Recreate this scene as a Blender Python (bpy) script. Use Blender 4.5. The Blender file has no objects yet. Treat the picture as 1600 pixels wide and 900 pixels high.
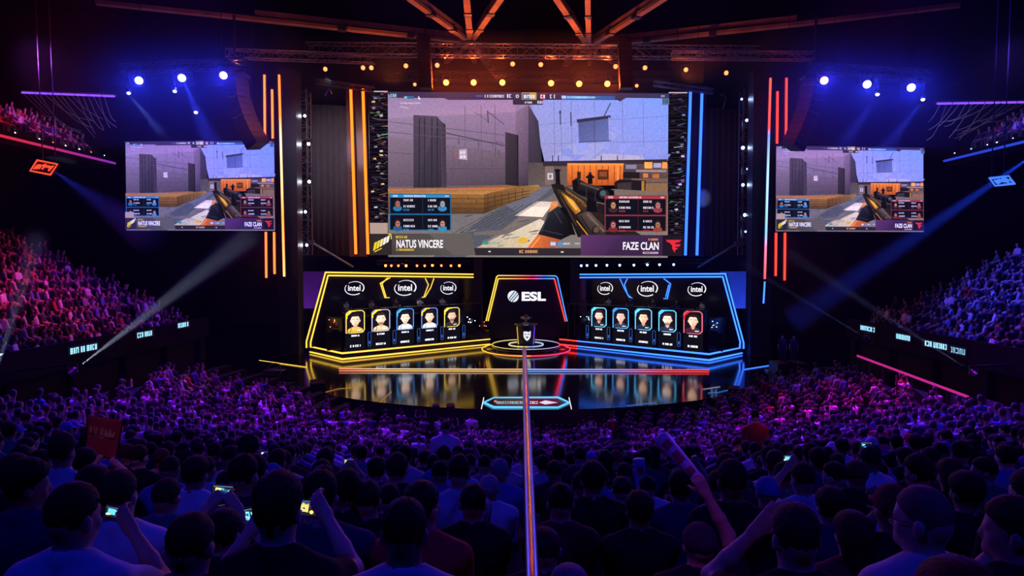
import bpy, bmesh, math, random
import numpy as np
from mathutils import Vector, Matrix
C = bpy.context.scene
COL = C.collection
PI = math.pi
R = math.radians

# ------------------------------------------------------------------ camera
F = 1600 * 24.0 / 36.0
EYE = Vector((0.0, 0.0, 8.5))
PITCH, YAW = R(2.147), R(1.074)
cam_d = bpy.data.cameras.new('camera'); cam_d.sensor_width = 36.0; cam_d.lens = 24.0
cam_d.clip_start = 0.05; cam_d.clip_end = 400
cam = bpy.data.objects.new('camera', cam_d); COL.objects.link(cam)
cam.location = EYE; cam.rotation_euler = (PI / 2 - PITCH, 0, YAW)
C.camera = cam
CM = cam.rotation_euler.to_matrix()
CMT = CM.transposed()

# ------------------------------------------------------------------ world and exposure
w = bpy.data.worlds.new('world'); C.world = w; w.use_nodes = True
w.node_tree.nodes['Background'].inputs[0].default_value = (0.004, 0.004, 0.012, 1)
w.node_tree.nodes['Background'].inputs[1].default_value = 0.05
vs = C.view_settings
vs.view_transform = 'Standard'; vs.look = 'None'; vs.gamma = 1.0; vs.exposure = 0.0
vs.use_curve_mapping = False
C.cycles.use_denoising = True
C.cycles.max_bounces = 5; C.cycles.diffuse_bounces = 2; C.cycles.glossy_bounces = 3
C.cycles.volume_bounces = 0; C.cycles.transmission_bounces = 4
C.cycles.sample_clamp_indirect = 3.0; C.cycles.sample_clamp_direct = 0
C.cycles.caustics_reflective = False; C.cycles.caustics_refractive = False

# ------------------------------------------------------------------ lights of the rig (ceiling spots), with a few added accents
def spot(name, loc, target, power, color, angle, blend=0.6, size=0.25):
    l = bpy.data.lights.new(name, 'SPOT'); l.energy = power; l.color = color
    l.spot_size = R(angle); l.spot_blend = blend; l.shadow_soft_size = size
    o = bpy.data.objects.new(name, l); COL.objects.link(o)
    o.location = loc
    o.rotation_euler = (Vector(target) - Vector(loc)).to_track_quat('-Z', 'Y').to_euler()
    return o
BLUE = (0.012, 0.02, 1.0); VIOLET = (0.16, 0.004, 1.0); MAGENTA = (1.0, 0.01, 0.45); RED = (1.0, 0.012, 0.04)
ORANGE = (1.0, 0.25, 0.03); PURPLE = (0.42, 0.003, 0.8)
CROWD_LIGHTS = [
    # location, target, power, colour, cone, blend
    ((-8, -3, 21), (-3, 5, 6.5), 1700, BLUE, 70, 1.0),
    ((9, -3, 21), (4, 5, 6.5), 2100, BLUE, 70, 1.0),
    ((-12, 3, 20), (-11, 14, 4), 2000, BLUE, 70, 1.0),
    ((-14, 22, 22), (-4, 3.5, 7), 900, MAGENTA, 30, 1.0),
    ((14, 22, 22), (5, 3.5, 7), 1100, MAGENTA, 30, 1.0),
    ((-15, 29, 25), (-9, 22, 2.5), 46000, VIOLET, 60, 1.0),
    ((-4, 29, 25), (-3, 20, 2.5), 22000, VIOLET, 60, 1.0),
    ((-12, 22, 25), (-12, 27, 3), 14000, PURPLE, 40, 1.0),
    ((15, 29, 25), (11, 22, 2.5), 46000, VIOLET, 60, 1.0),
    ((5, 29, 25), (6, 20, 2.5), 20000, VIOLET, 60, 1.0),
    ((12, 24, 25), (13, 26, 3), 26000, MAGENTA, 30, 1.0),
    ((10, 8, 25), (15, 17, 4), 9000, BLUE, 44, 1.0),
    ((-13, 28, 24), (-26, 24, 8.0), 62000, RED, 36, 1.0),
    ((-12, 29, 24), (-22, 37, 6.0), 11000, VIOLET, 34, 1.0),
    ((-10, 27, 24), (-24, 30, 7.5), 16000, (1.0, 0.03, 0.22), 36, 1.0),
    ((13, 28, 24), (26, 30, 8.0), 52000, (0.03, 0.04, 1.0), 50, 1.0),
    ((11, 28, 24), (23, 25, 6.0), 8000, PURPLE, 34, 1.0),
    ((7, 1, 23), (5.0, 15, 4.6), 4200, (1.0, .22, .08), 4, 1.0),  # added accent, brightens the standing orange red t-shirt
    ((-9, 20, 25), (-14.0, 29.0, 3.6), 6000, (1.0, .55, .6), 5, 1.0),  # added accent, brightens a patch of the crowd near the stage
    ((-14, 30, 25), (-28, 36, 16.3), 7000, RED, 40, 1.0),
    ((14, 30, 25), (28, 36, 16.3), 7000, BLUE, 40, 1.0),
    ((-1, -3, 18), (0.75, 2.9, 7.85), 700, (.7, .06, 1.0), 4, 1.0),  # added accent, gives the raised inflatable stick its purple light
    ((-2, 0, 18), (-4.2, 7.0, 6.9), 560, (1.0, .2, .05), 7, 1.0),  # added accent, brightens the red banner
]
HAZE, HAZE_STAGE, HAZE_BEAM = 0.0002, 0.008, 0.014
BEAMS = [
    # source pixel, distance, through pixel, distance, power, colour, cone, length, label
    ((118, 577), 24.0, (330, 415), 33.0, 66000, (.62, .72, 1.0), 6, 14, 'pale beam rising from the red stand wall over the crowd'),
    ((-12, 600), 22.0, (48, 400), 30.0, 45000, (.45, .6, 1.0), 5, 12, 'faint pale beam rising over the red lit stand'),
    ((1517, 580), 26.0, (1300, 440), 36.0, 40000, (.3, .45, 1.0), 3, 16, 'thin beam rising from the blue stand wall towards the stage'),
    ((1352, 527), 36.0, (1190, 430), 44.0, 30000, (.15, .3, 1.0), 3, 11, 'thin faint beam rising from the far part of the blue stand wall'),
    ((1640, 225), 32.0, (1350, 425), 36.5, 100000, (.012, .06, 1.0), 8, 14, 'wide blue beam slanting down below the side screen by the red pylon'),
    ((201, 147), 38.5, (250, 205), 36.0, 7000, (.25, .35, 1.0), 7, 4.5, 'short pale blue beam below the outermost blue lamp'),
    ((286, 124), 39.0, (330, 225), 36.0, 16000, (.03, .05, 1.0), 11, 6, 'blue beam falling from the brightest blue lamp'),
    ((1371, 149), 38.5, (1325, 215), 36.0, 6000, (.03, .06, 1.0), 9, 5, 'blue beam falling from the pin lamp under the middle blue lamp'),
    ((1442, 157), 38.5, (1385, 230), 36.0, 9000, (.03, .06, 1.0), 9, 6, 'blue beam falling from the outermost pin lamp by the blue stand'),
    ((76, 262), 36.0, (200, 345), 33.0, 7000, (.03, .06, 1.0), 11, 9, 'blue beam spreading from the red neon sign'),
]
BEAM_HEADS = [
    ((117, 579), 23.8, (330, 415), 33.0, 'beam lamp on the red stand wall throwing a pale beam up over the crowd'),
    ((1518, 582), 25.9, (1300, 440), 36.0, 'beam lamp on the blue stand wall throwing a thin beam towards the stage'),
    ((1352, 528), 35.9, (1190, 430), 44.0, 'small beam lamp far along the blue stand wall'),
]
for k, (a, b, p, c, an, bl) in enumerate(CROWD_LIGHTS):
    spot('wash_or_accent_spot', a, b, p, c, an, bl)

# ------------------------------------------------------------------ pixel <-> place
def ray(px, py):
    d = CM @ Vector(((px - 800.0) / F, -(py - 450.0) / F, -1.0))
    return d
def at(px, py, Y):
    d = ray(px, py); t = (Y - EYE.y) / d.y
    return EYE + d * t
def at_plane(px, py, P0, n):
    d = ray(px, py); n = Vector(n)
    t = (Vector(P0) - EYE).dot(n) / d.dot(n)
    return EYE + d * t
def at_z(px, py, z):
    return at_plane(px, py, (0, 0, z), (0, 0, 1))
def proj(p):
    q = CMT @ (Vector(p) - EYE)
    if q.z > -0.05: return (-9999, -9999)
    return (800 + F * q.x / -q.z, 450 - F * q.y / -q.z)

# ------------------------------------------------------------------ materials
def mat(name, color=(0.5, 0.5, 0.5), rough=0.6, metal=0.0, noise=0.0, nscale=8.0, bump=0.0, spec=0.5, objcol=False):
    m = bpy.data.materials.new(name); m.use_nodes = True
    nt = m.node_tree; b = nt.nodes['Principled BSDF']
    b.inputs['Base Color'].default_value = (*color, 1)
    b.inputs['Roughness'].default_value = rough; b.inputs['Metallic'].default_value = metal
    b.inputs['Specular IOR Level'].default_value = spec
    src = None
    if objcol:
        oi = nt.nodes.new('ShaderNodeObjectInfo'); src = oi.outputs['Color']
    if noise or bump:
        tc = nt.nodes.new('ShaderNodeTexCoord'); n = nt.nodes.new('ShaderNodeTexNoise')
        n.inputs['Scale'].default_value = nscale; n.inputs['Detail'].default_value = 4
        nt.links.new(tc.outputs['Object'], n.inputs['Vector'])
        if noise:
            mp = nt.nodes.new('ShaderNodeMapRange')
            mp.inputs['To Min'].default_value = 1 - noise; mp.inputs['To Max'].default_value = 1 + noise
            nt.links.new(n.outputs['Fac'], mp.inputs['Value'])
            mx = nt.nodes.new('ShaderNodeVectorMath'); mx.operation = 'SCALE'
            mx.inputs[0].default_value = color
            if src: nt.links.new(src, mx.inputs[0])
            nt.links.new(mp.outputs[0], mx.inputs['Scale'])
            src = mx.outputs[0]
        if bump:
            bp = nt.nodes.new('ShaderNodeBump'); bp.inputs['Strength'].default_value = bump; bp.inputs['Distance'].default_value = 0.02
            nt.links.new(n.outputs['Fac'], bp.inputs['Height']); nt.links.new(bp.outputs[0], b.inputs['Normal'])
    if src: nt.links.new(src, b.inputs['Base Color'])
    return m
def emit(name, color, strength=1.0):
    m = bpy.data.materials.new(name); m.use_nodes = True; nt = m.node_tree
    nt.nodes.remove(nt.nodes['Principled BSDF'])
    e = nt.nodes.new('ShaderNodeEmission'); e.inputs[0].default_value = (*color, 1); e.inputs[1].default_value = strength
    nt.links.new(e.outputs[0], nt.nodes['Material Output'].inputs[0])
    return m
def emit_grad(name, stops, axis, lo, hi, strength=1.0):
    """an LED tube that runs through several colours along one object axis"""
    m = bpy.data.materials.new(name); m.use_nodes = True; nt = m.node_tree
    nt.nodes.remove(nt.nodes['Principled BSDF'])
    tc = nt.nodes.new('ShaderNodeTexCoord'); sp = nt.nodes.new('ShaderNodeSeparateXYZ')
    mr = nt.nodes.new('ShaderNodeMapRange'); mr.inputs['From Min'].default_value = lo; mr.inputs['From Max'].default_value = hi
    cr = nt.nodes.new('ShaderNodeValToRGB'); e = nt.nodes.new('ShaderNodeEmission')
    el = cr.color_ramp.elements
    while len(el) < len(stops): el.new(0.5)
    for k, (p, c) in enumerate(stops): el[k].position = p; el[k].color = (*c, 1)
    e.inputs[1].default_value = strength
    nt.links.new(tc.outputs['Object'], sp.inputs[0]); nt.links.new(sp.outputs[axis], mr.inputs[0])
    nt.links.new(mr.outputs[0], cr.inputs[0]); nt.links.new(cr.outputs[0], e.inputs[0])
    nt.links.new(e.outputs[0], nt.nodes['Material Output'].inputs[0])
    return m
def emit_attr(name, strength=1.0, grit=0.0, gscale=20.0):
    m = bpy.data.materials.new(name); m.use_nodes = True; nt = m.node_tree
    nt.nodes.remove(nt.nodes['Principled BSDF'])
    a = nt.nodes.new('ShaderNodeAttribute'); a.attribute_name = 'col'
    e = nt.nodes.new('ShaderNodeEmission'); e.inputs[1].default_value = strength
    nt.links.new(a.outputs['Color'], e.inputs[0])
    if grit:
        tc = nt.nodes.new('ShaderNodeTexCoord'); n = nt.nodes.new('ShaderNodeTexNoise'); n.inputs['Scale'].default_value = gscale
        n.inputs['Detail'].default_value = 6
        mr = nt.nodes.new('ShaderNodeMapRange'); mr.inputs['From Min'].default_value = 0.3; mr.inputs['From Max'].default_value = 0.7
        mr.inputs['To Min'].default_value = strength * (1 - grit); mr.inputs['To Max'].default_value = strength * (1 + grit)
        nt.links.new(tc.outputs['Object'], n.inputs['Vector']); nt.links.new(n.outputs['Fac'], mr.inputs[0])
        nt.links.new(mr.outputs[0], e.inputs[1])
    nt.links.new(e.outputs[0], nt.nodes['Material Output'].inputs[0])
    return m

M = {
    'black': mat('black_paint', (0.012, 0.012, 0.014), 0.5, noise=0.25),
    'matte': mat('black_cloth', (0.010, 0.010, 0.012), 0.95, noise=0.3, nscale=3, spec=0.1),
    'floor': mat('dark_concrete', (0.02, 0.02, 0.024), 0.8, noise=0.4, nscale=1.5, spec=0.2),
    'terrace': mat('terrace_concrete', (0.006, 0.006, 0.008), 0.85, noise=0.4, nscale=2, spec=0.2),
    'drape': mat('grey_drape', (0.11, 0.10, 0.11), 0.9, noise=0.25, nscale=2, bump=0.3),
    'steel': mat('truss_steel', (0.35, 0.35, 0.36), 0.4, 0.8, noise=0.2),
    'darksteel': mat('dark_steel', (0.06, 0.06, 0.065), 0.45, 0.6, noise=0.2),
    'chrome': mat('brushed_rail_steel', (0.36, 0.33, 0.33), 0.33, 1.0, noise=0.1, nscale=30),
    'silver': mat('polished_silver', (0.8, 0.8, 0.82), 0.15, 1.0),
    'speaker': mat('speaker_black', (0.02, 0.02, 0.02), 0.6, noise=0.2),
    'grille': mat('speaker_grille', (0.05, 0.045, 0.045), 0.5, 0.4, noise=0.3, nscale=60),
    'wood': mat('roof_timber', (0.42, 0.28, 0.17), 0.6, noise=0.45, nscale=1.2),
    'stage': mat('gloss_stage', (0.006, 0.006, 0.008), 0.10, noise=0.2, nscale=1.2),
    'booth': mat('booth_black', (0.012, 0.011, 0.014), 0.35, noise=0.2),
    'backcloth': mat('backdrop_cloth', (0.10, 0.10, 0.11), 0.9, noise=0.3, nscale=1.2, bump=0.2),
    'glass': mat('lamp_housing', (0.03, 0.03, 0.035), 0.3),
    'skin': mat('skin', (0.50, 0.30, 0.22), 0.55, noise=0.1, nscale=12, objcol=True),
    'hair': mat('hair', (0.02, 0.015, 0.012), 0.7, noise=0.4, nscale=90, bump=0.25, spec=0.15, objcol=True),
    'cloth': mat('shirt_cotton', (0.3, 0.3, 0.3), 0.9, noise=0.12, nscale=10, bump=0.35, spec=0.15, objcol=True),
    'led_yellow': emit('led_yellow', (1.7, .98, .11)),
    'led_orange': emit('led_orange', (4.0, .46, .03)),
    'led_amber': emit('led_amber', (4.0, .46, .10)),
    'led_red': emit('led_red', (4.0, .10, .06)),
    'led_blue': emit('led_blue', (.10, .50, 3.2)),
    'led_deep': emit('led_deep_blue', (.08, .36, 3.6)),
    'dim_led_yellow': emit('floor_reflection_yellow', (.42, .22, .04)), 'dim_led_blue': emit('floor_reflection_blue', (.05, .2, .7)), 'dim_led_white': emit('floor_reflection_white', (.3, .35, .6)),  # dim glow colours for the reflections drawn on the stage floor
    'case_glow': emit('case_glow', (.04, .16, .6)),
    'led_white': emit('led_white', (0.95, 0.9, 1.0), 1.2),
    'led_purple': emit('led_purple', (0.35, 0.10, 1.9)),
    'logo_white': emit('logo_white', (0.93, 0.92, 0.98), 1.1),
    'lamp_orange': emit('lamp_orange', (1.0, 0.16, 0.02), 16.0),
    'lamp_small': emit('lamp_small_orange', (1.0, 0.18, 0.05), 4.0),
    'lamp_blue': emit('lamp_blue', (0.12, 0.15, 1.0), 26.0),
    'lamp_violet': emit('lamp_violet', (0.22, 0.10, 1.0), 20.0),
    'lamp_white': emit('lamp_white', (0.8, 0.88, 1.0), 8.0),
    'lamp_cool': emit('lamp_cool', (0.35, 0.55, 1.0), 5.0),
    'sign_red': emit('sign_red', (1.0, 0.07, 0.03), 1.3),
    'sign_blue': emit('sign_blue', (0.06, 0.2, 1.0), 1.2),
    'sign_cyan': emit('sign_cyan', (0.35, 0.75, 1.0), 1.3),
    'display': emit_attr('display_pixels', 1.0, 0.12, 5.0),
    'panel_pix': emit_attr('panel_pixels', 1.0),
    'portrait_pix': emit_attr('portrait_pixels', 2.1),
    'phone_pix': emit_attr('phone_pixels', 1.7),
}

# ------------------------------------------------------------------ mesh helpers
def frame_from(d):
    d = Vector(d).normalized()
    up = Vector((0, 0, 1)) if abs(d.z) < 0.95 else Vector((0, 1, 0))
    a = d.cross(up).normalized(); b = a.cross(d).normalized()
    return d, a, b
class MB:
    def __init__(s): s.v = []; s.f = []; s.c = []
    def add(s, vs_, fs, col=None):
        o = len(s.v); s.v += [tuple(x) for x in vs_]
        for f in fs:
            s.f.append([o + i for i in f]); s.c.append(col)
        return s
    def box(s, c, size, rz=0.0, m=None, bev=0.0):
        hx, hy, hz = size[0] / 2, size[1] / 2, size[2] / 2
        mt = m if m is not None else Matrix.Rotation(rz, 3, 'Z')
        c = Vector(c)
        if bev <= 0:
            vs_ = [c + mt @ Vector((x * hx, y * hy, z * hz)) for z in (-1, 1) for x, y in ((-1, -1), (1, -1), (1, 1), (-1, 1))]
            return s.add(vs_, [(3, 2, 1, 0), (4, 5, 6, 7), (0, 1, 5, 4), (1, 2, 6, 5), (2, 3, 7, 6), (3, 0, 4, 7)])
        bm = bmesh.new(); bmesh.ops.create_cube(bm, size=1.0)
        for v in bm.verts: v.co = Vector((v.co.x * size[0], v.co.y * size[1], v.co.z * size[2]))
        bmesh.ops.bevel(bm, geom=list(bm.edges), offset=bev, segments=2, profile=0.5, affect='EDGES')
        bm.verts.index_update()
        s.add([c + mt @ v.co for v in bm.verts], [[v.index for v in f.verts] for f in bm.faces]); bm.free()
        return s
    def bar(s, a, b, wdt, hgt=None):
        """rectangular bar from a to b"""
        a, b = Vector(a), Vector(b); d, x, y = frame_from(b - a); hgt = hgt or wdt
        q = [(-1, -1), (1, -1), (1, 1), (-1, 1)]
        vs_ = [p + x * (i * wdt / 2) + y * (j * hgt / 2) for p in (a, b) for i, j in q]
        return s.add(vs_, [(0, 1, 2, 3), (7, 6, 5, 4), (0, 4, 5, 1), (1, 5, 6, 2), (2, 6, 7, 3), (3, 7, 4, 0)])
    def tube(s, pts, r, n=8, closed=False, cap=True):
        pts = [Vector(p) for p in pts]; k = len(pts); rings = []
        rs = r if isinstance(r, (list, tuple)) else [r] * k
        ref = None
        for i, p in enumerate(pts):
            if closed: t = (pts[(i + 1) % k] - pts[i - 1])
            elif i == 0: t = pts[1] - pts[0]
            elif i == k - 1: t = pts[-1] - pts[-2]
            else: t = (pts[i + 1] - p).normalized() + (p - pts[i - 1]).normalized()
            t.normalize()
            if ref is None: _, a, b = frame_from(t)
            else:
                a = (ref - t * ref.dot(t)).normalized(); b = a.cross(t)
            ref = a
            sc = 1.0
            if 0 < i < k - 1 or closed:
                e = (pts[(i + 1) % k] - p).normalized(); sc = 1.0 / max(0.5, abs(e.dot(t)))
            rings.append([p + (a * math.cos(2 * PI * j / n) + b * math.sin(2 * PI * j / n)) * rs[i] * sc for j in range(n)])
        vs_ = [v for rg in rings for v in rg]; fs = []
        for i in range(k if closed else k - 1):
            i2 = (i + 1) % k
            for j in range(n):
                j2 = (j + 1) % n
                fs.append((i * n + j, i2 * n + j, i2 * n + j2, i * n + j2))
        if not closed and cap:
            fs.append(tuple(range(n))); fs.append(tuple(reversed(range((k - 1) * n, k * n))))
        return s.add(vs_, fs)
    def lathe(s, prof, c=(0, 0, 0), n=24, sx=1.0, sy=1.0, m=None):
        c = Vector(c); vs_ = []; fs = []; k = len(prof)
        for r_, z in prof:
            for j in range(n):
                v = Vector((r_ * math.cos(2 * PI * j / n) * sx, r_ * math.sin(2 * PI * j / n) * sy, z))
                vs_.append(c + (m @ v if m is not None else v))
        for i in range(k - 1):
            for j in range(n):
                j2 = (j + 1) % n
                fs.append((i * n + j, i * n + j2, (i + 1) * n + j2, (i + 1) * n + j))
        if prof[0][0] > 1e-6: fs.append(tuple(reversed(range(n))))
        if prof[-1][0] > 1e-6: fs.append(tuple(range((k - 1) * n, k * n)))
        return s.add(vs_, fs)
    def prism(s, poly, off):
        """poly: list of 3-D points (a planar outline), extruded by the vector off"""
        off = Vector(off); n = len(poly); p = [Vector(q) for q in poly]
        return s.add(p + [q + off for q in p], [tuple(range(n)), tuple(reversed(range(n, 2 * n)))] + [(i, n + i, n + (i + 1) % n, (i + 1) % n) for i in range(n)])
    def quad(s, *p): return s.add(p, [tuple(range(len(p)))])
    def build(s, name, m, parent=None, origin=None, smooth=False):
        me = bpy.data.meshes.new(name)
        o_ = Vector(origin) if origin is not None else (parent.location.copy() if parent is not None else Vector((0, 0, 0)))
        me.from_pydata([Vector(v) - o_ for v in s.v], [], s.f)
        if any(c is not None for c in s.c):
            at_ = me.attributes.new('col', 'FLOAT_COLOR', 'CORNER'); k = 0
            flat = []
            for f, c in zip(s.f, s.c):
                c = c if c is not None else (0, 0, 0)
                if isinstance(c[0], (tuple, list)):
                    for q in c: flat += [q[0], q[1], q[2], 1.0]
                else: flat += [c[0], c[1], c[2], 1.0] * len(f)
            at_.data.foreach_set('color', flat)
        else:
            bm = bmesh.new(); bm.from_mesh(me); bmesh.ops.recalc_face_normals(bm, faces=bm.faces); bm.to_mesh(me); bm.free()
        if smooth:
            me.polygons.foreach_set('use_smooth', [True] * len(me.polygons))
        me.materials.append(m)
        o = bpy.data.objects.new(name, me); COL.objects.link(o)
        if parent is not None:
            o.parent = parent
            o.location = o_ - parent.location
        else: o.location = o_
        return o
def tag(o, label=None, cat=None, group=None, kind=None):
    if label: o['label'] = label
    if cat: o['category'] = cat
    if group: o['group'] = group
    if kind: o['kind'] = kind
    return o
def thing(name, loc, label, cat, group=None, rz=0.0):
    o = bpy.data.objects.new(name, None); COL.objects.link(o)
    o.location = loc; o.rotation_euler = (0, 0, rz); o.empty_display_size = 0.2
    return tag(o, label, cat, group)
def struct(name, mb, m, smooth=False):
    o = mb.build(name, m, smooth=smooth); o['kind'] = 'structure'; return o
_tcache = {}
def text_mesh(s_, bold=0.0):
    if (s_, bold) in _tcache: return _tcache[(s_, bold)]
    cu = bpy.data.curves.new('tmp_text', 'FONT'); cu.body = s_; cu.size = 1.0; cu.offset = bold; cu.resolution_u = 3
    ob = bpy.data.objects.new('tmp_text', cu); COL.objects.link(ob)
    dg = bpy.context.evaluated_depsgraph_get(); dg.update()
    me = bpy.data.meshes.new_from_object(ob.evaluated_get(dg))
    vs_ = [(v.co.x, v.co.y) for v in me.vertices]; fs = [list(p.vertices) for p in me.polygons]
    bpy.data.objects.remove(ob); bpy.data.curves.remove(cu); bpy.data.meshes.remove(me)
    _tcache[(s_, bold)] = (vs_, fs); return vs_, fs
def text_fit(s_, x0, y0, x1, y1, bold=0.0):
    """glyph outlines of s_ fitted in the rectangle, y upward"""
    vs_, fs = text_mesh(s_, bold)
    xs = [v[0] for v in vs_]; ys = [v[1] for v in vs_]
    a, b, c, d = min(xs), max(xs), min(ys), max(ys)
    return [(x0 + (x - a) / (b - a) * (x1 - x0), y0 + (y - c) / (d - c) * (y1 - y0)) for x, y in vs_], fs
# ================================================================== the setting
RC = (0.0, 33.0)                                   # centre of the seating bowl
def Hd(d): return 0.17 + 0.262 * d if d <= 24 else 6.46 + 0.13 * (d - 24)
def row_d(k): return 1.55 + 0.85 * k
def row_z(d): return max(-0.4, 8.5 - Hd(d) - 1.32)
FLOOR_Z = -0.42
b = MB(); b.box((0, 35, FLOOR_Z - 0.1), (110, 100, 0.2)); struct('floor', b, M['floor'])
b = MB(); b.box((0, 35, 29.2), (110, 100, 0.3)); struct('ceiling', b, M['matte'])
b = MB(); b.box((0, 80, 14), (110, 0.4, 30)); struct('wall_back', b, M['matte'])
b = MB(); b.box((-50, 35, 14), (0.4, 100, 30)); struct('wall_left', b, M['matte'])
b = MB(); b.box((50, 35, 14), (0.4, 100, 30)); struct('wall_right', b, M['matte'])

def bowl():
    prof = []
    for k in range(-2, 37):
        d = row_d(k); r = RC[1] - d
        if r < 0.6: break
        z = row_z(d)
        prof += [(r + .35, z), (r + .20, z), (r + .20, z + .42), (r - .22, z + .42), (r - .22, z), (r - .5, z)]
    n = 72; bm = bmesh.new(); rings = []
    for j in range(n + 1):
        a = R(-104 + 208 * j / n)
        rings.append([bm.verts.new((r * math.sin(a), RC[1] - r * math.cos(a), z)) for r, z in prof])
    for j in range(n):
        for i in range(len(prof) - 1):
            bm.faces.new((rings[j][i], rings[j + 1][i], rings[j + 1][i + 1], rings[j][i + 1]))
    for co, no in (((16.3, 0, 0), (1, 0, 0)), ((-16.3, 0, 0), (-1, 0, 0)), ((0, 36, 0), (0, 1, 0)), ((0, 0.2, 0), (0, -1, 0))):
        bmesh.ops.bisect_plane(bm, geom=list(bm.verts) + list(bm.edges) + list(bm.faces), plane_co=co, plane_no=no, clear_outer=True)
    me = bpy.data.meshes.new('floor_terrace'); bm.to_mesh(me); bm.free()
    me.materials.append(M['terrace'])
    o = bpy.data.objects.new('floor_terrace', me); COL.objects.link(o); o['kind'] = 'structure'
bowl()

# side stands: stepped rows, front wall, end wall
def stand_z(x): return 4.3 + 0.52 * (abs(x) - 19.0)
for sgn, nm in ((-1, 'left'), (1, 'right')):
    b = MB(); prof = [(18.6, -0.42), (18.6, 4.1)]
    for k in range(16):
        x = 19.0 + .85 * k; z = stand_z(x)
        prof += [(x - .42, z), (x - .2, z), (x - .2, z + .42), (x + .22, z + .42), (x + .22, z), (x + .43, z)]
    prof += [(33.0, 11.5), (33.0, -0.42)]
    b.prism([(sgn * x, 8.0, z) for x, z in prof], (0, 31.2, 0)); struct('floor_stand_' + nm, b, M['terrace'])
    b = MB(); b.box((sgn * 18.42, 23.5, 4.75), (0.12, 31.5, 1.1)); struct('wall_fascia_' + nm, b, M['matte'])
    b = MB()
    for k in range(9):
        b.box((sgn * 18.5, 9.5 + 3.6 * k, 2.0), (0.22, 0.3, 4.4))
    struct('trim_fascia_posts_' + nm, b, M['matte'])
    b = MB(); b.box((sgn * 34.5, 28, 15.0), (15, 33, 0.7)); b.box((sgn * 38, 28, 17.0), (8, 33, 3.5))
    for k in range(4): b.box((sgn * (28.1 + .85 * k), 28, 15.35 + .45 * k / 2 + .21), (.42, 33, .45 * k + .42))
    struct('floor_balcony_' + nm, b, M['matte'])

# stage: round thrust and its rear deck
b = MB(); SC = (0.0, 50.0); SR = 17.3
b.lathe([(SR, -0.42), (SR, 1.34)], (SC[0], SC[1], 0), 96); struct('trim_stage_front', b, mat('stage_front_vinyl', (0.05, 0.035, 0.07), 0.5))
b = MB(); poly = []
for j in range(65):
    a = PI + PI * j / 64
    poly.append((SC[0] + (SR + .05) * math.cos(a), SC[1] + (SR + .05) * math.sin(a), 1.34))
poly += [(19.8, 50.0, 1.34), (19.8, 70, 1.34), (-19.8, 70, 1.34), (-19.8, 50.0, 1.34)]
b.prism(poly, (0, 0, 0.06)); struct('floor_stage', b, M['stage'])
b = MB(); b.box((-18.5, 60, 0.45), (2.6, 20, 1.7)); b.box((18.5, 60, 0.45), (2.6, 20, 1.7)); struct('trim_stage_deck', b, M['black'])
ZS = 1.4

# backdrop cloths beside the booths
for x0, x1, nm in ((440, 520, 'left'), (1125, 1185, 'right')):
    b = MB(); p = [at(x0, 424, 66), at(x1, 424, 66), at(x1, 482, 66), at(x0, 482, 66)]
    b.prism(p, (0, 0.1, 0)); struct('wall_cloth_' + nm, b, M['backcloth'])
spot('backdrop_wash', at(455, 560, 60), at(475, 450, 66), 4200, (0.35, 0.05, 0.9), 70, 1.0, 0.1)
spot('backdrop_wash', at(1185, 560, 60), at(1160, 452, 66), 14000, (0.03, 0.08, 1.0), 70, 1.0, 0.1)

# roof timbers meeting at two hubs
ZR = 24.9
def roof(hub, ends, cnt=[0]):
    H = at_z(*hub, ZR)
    for e, wd in ends:
        E = at_z(*e, ZR); d = (E - H); L = d.length; d.normalize()
        cnt[0] += 1
        b = MB(); b.bar(H + d * 0.4, H + d * (L * 1.0), wd, 0.22)
        b.bar(H + d * 0.4 + Vector((0, 0, .45)), E + Vector((0, 0, .45)), wd * .4, 0.3)
        struct('beam_%d' % cnt[0], b, M['wood'])
        for t in (0.3, 0.62):                       # dark steel collars round the timber
            p = H + d * (L * t); b = MB(); b.bar(p - d * .25, p + d * .25, wd + .1, .36)
            struct('trim_collar_%d' % (cnt[0] * 10 + int(t * 10)), b, M['darksteel'])
    b = MB(); b.lathe([(0.8, -0.15), (0.8, 0.35)], H, 16); struct('beam_hub_%d' % cnt[0], b, M['darksteel'])
roof((735, 66), [((627, -12), .42), ((728, -14), .42), ((790, -14), .42), ((398, 30), .5), ((696, 97), .4), ((741, 97), .4), ((778, 122), .4)])
roof((920, 73), [((862, -14), .42), ((918, -14), .36), ((1052, -12), .42), ((1245, 38), .5), ((882, 102), .4), ((921, 101), .3), ((962, 100), .35)])
b = MB(); b.bar(at_z(400, 30, ZR), at_z(150, 4, ZR), .42, .25); struct('beam_20', b, M['wood'])
b = MB(); b.bar(at_z(1245, 38, ZR), at_z(1500, 8, ZR), .42, .25); struct('beam_21', b, M['wood'])
for k, x in enumerate((-9, -2, 4, 11)):
    spot('roof_uplight', (x, 48, 20.6), (x * 1.1, 46, ZR), 900, (1.0, .16, .02), 130, 1.0, 0.2)
spot('roof_uplight', (-17, 44, 21), (-18, 45, ZR), 90, (0.9, 0.12, 0.12), 130, 1.0, 0.2)
spot('roof_uplight', (17, 44, 21), (18, 45, ZR), 80, (0.8, 0.10, 0.15), 130, 1.0, 0.2)
spot('roof_uplight', (-22, 42, 21), (-24, 41, ZR), 90, BLUE, 130, 1.0, 0.2)
spot('roof_uplight', (22, 42, 21), (24, 41, ZR), 70, BLUE, 130, 1.0, 0.2)

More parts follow.
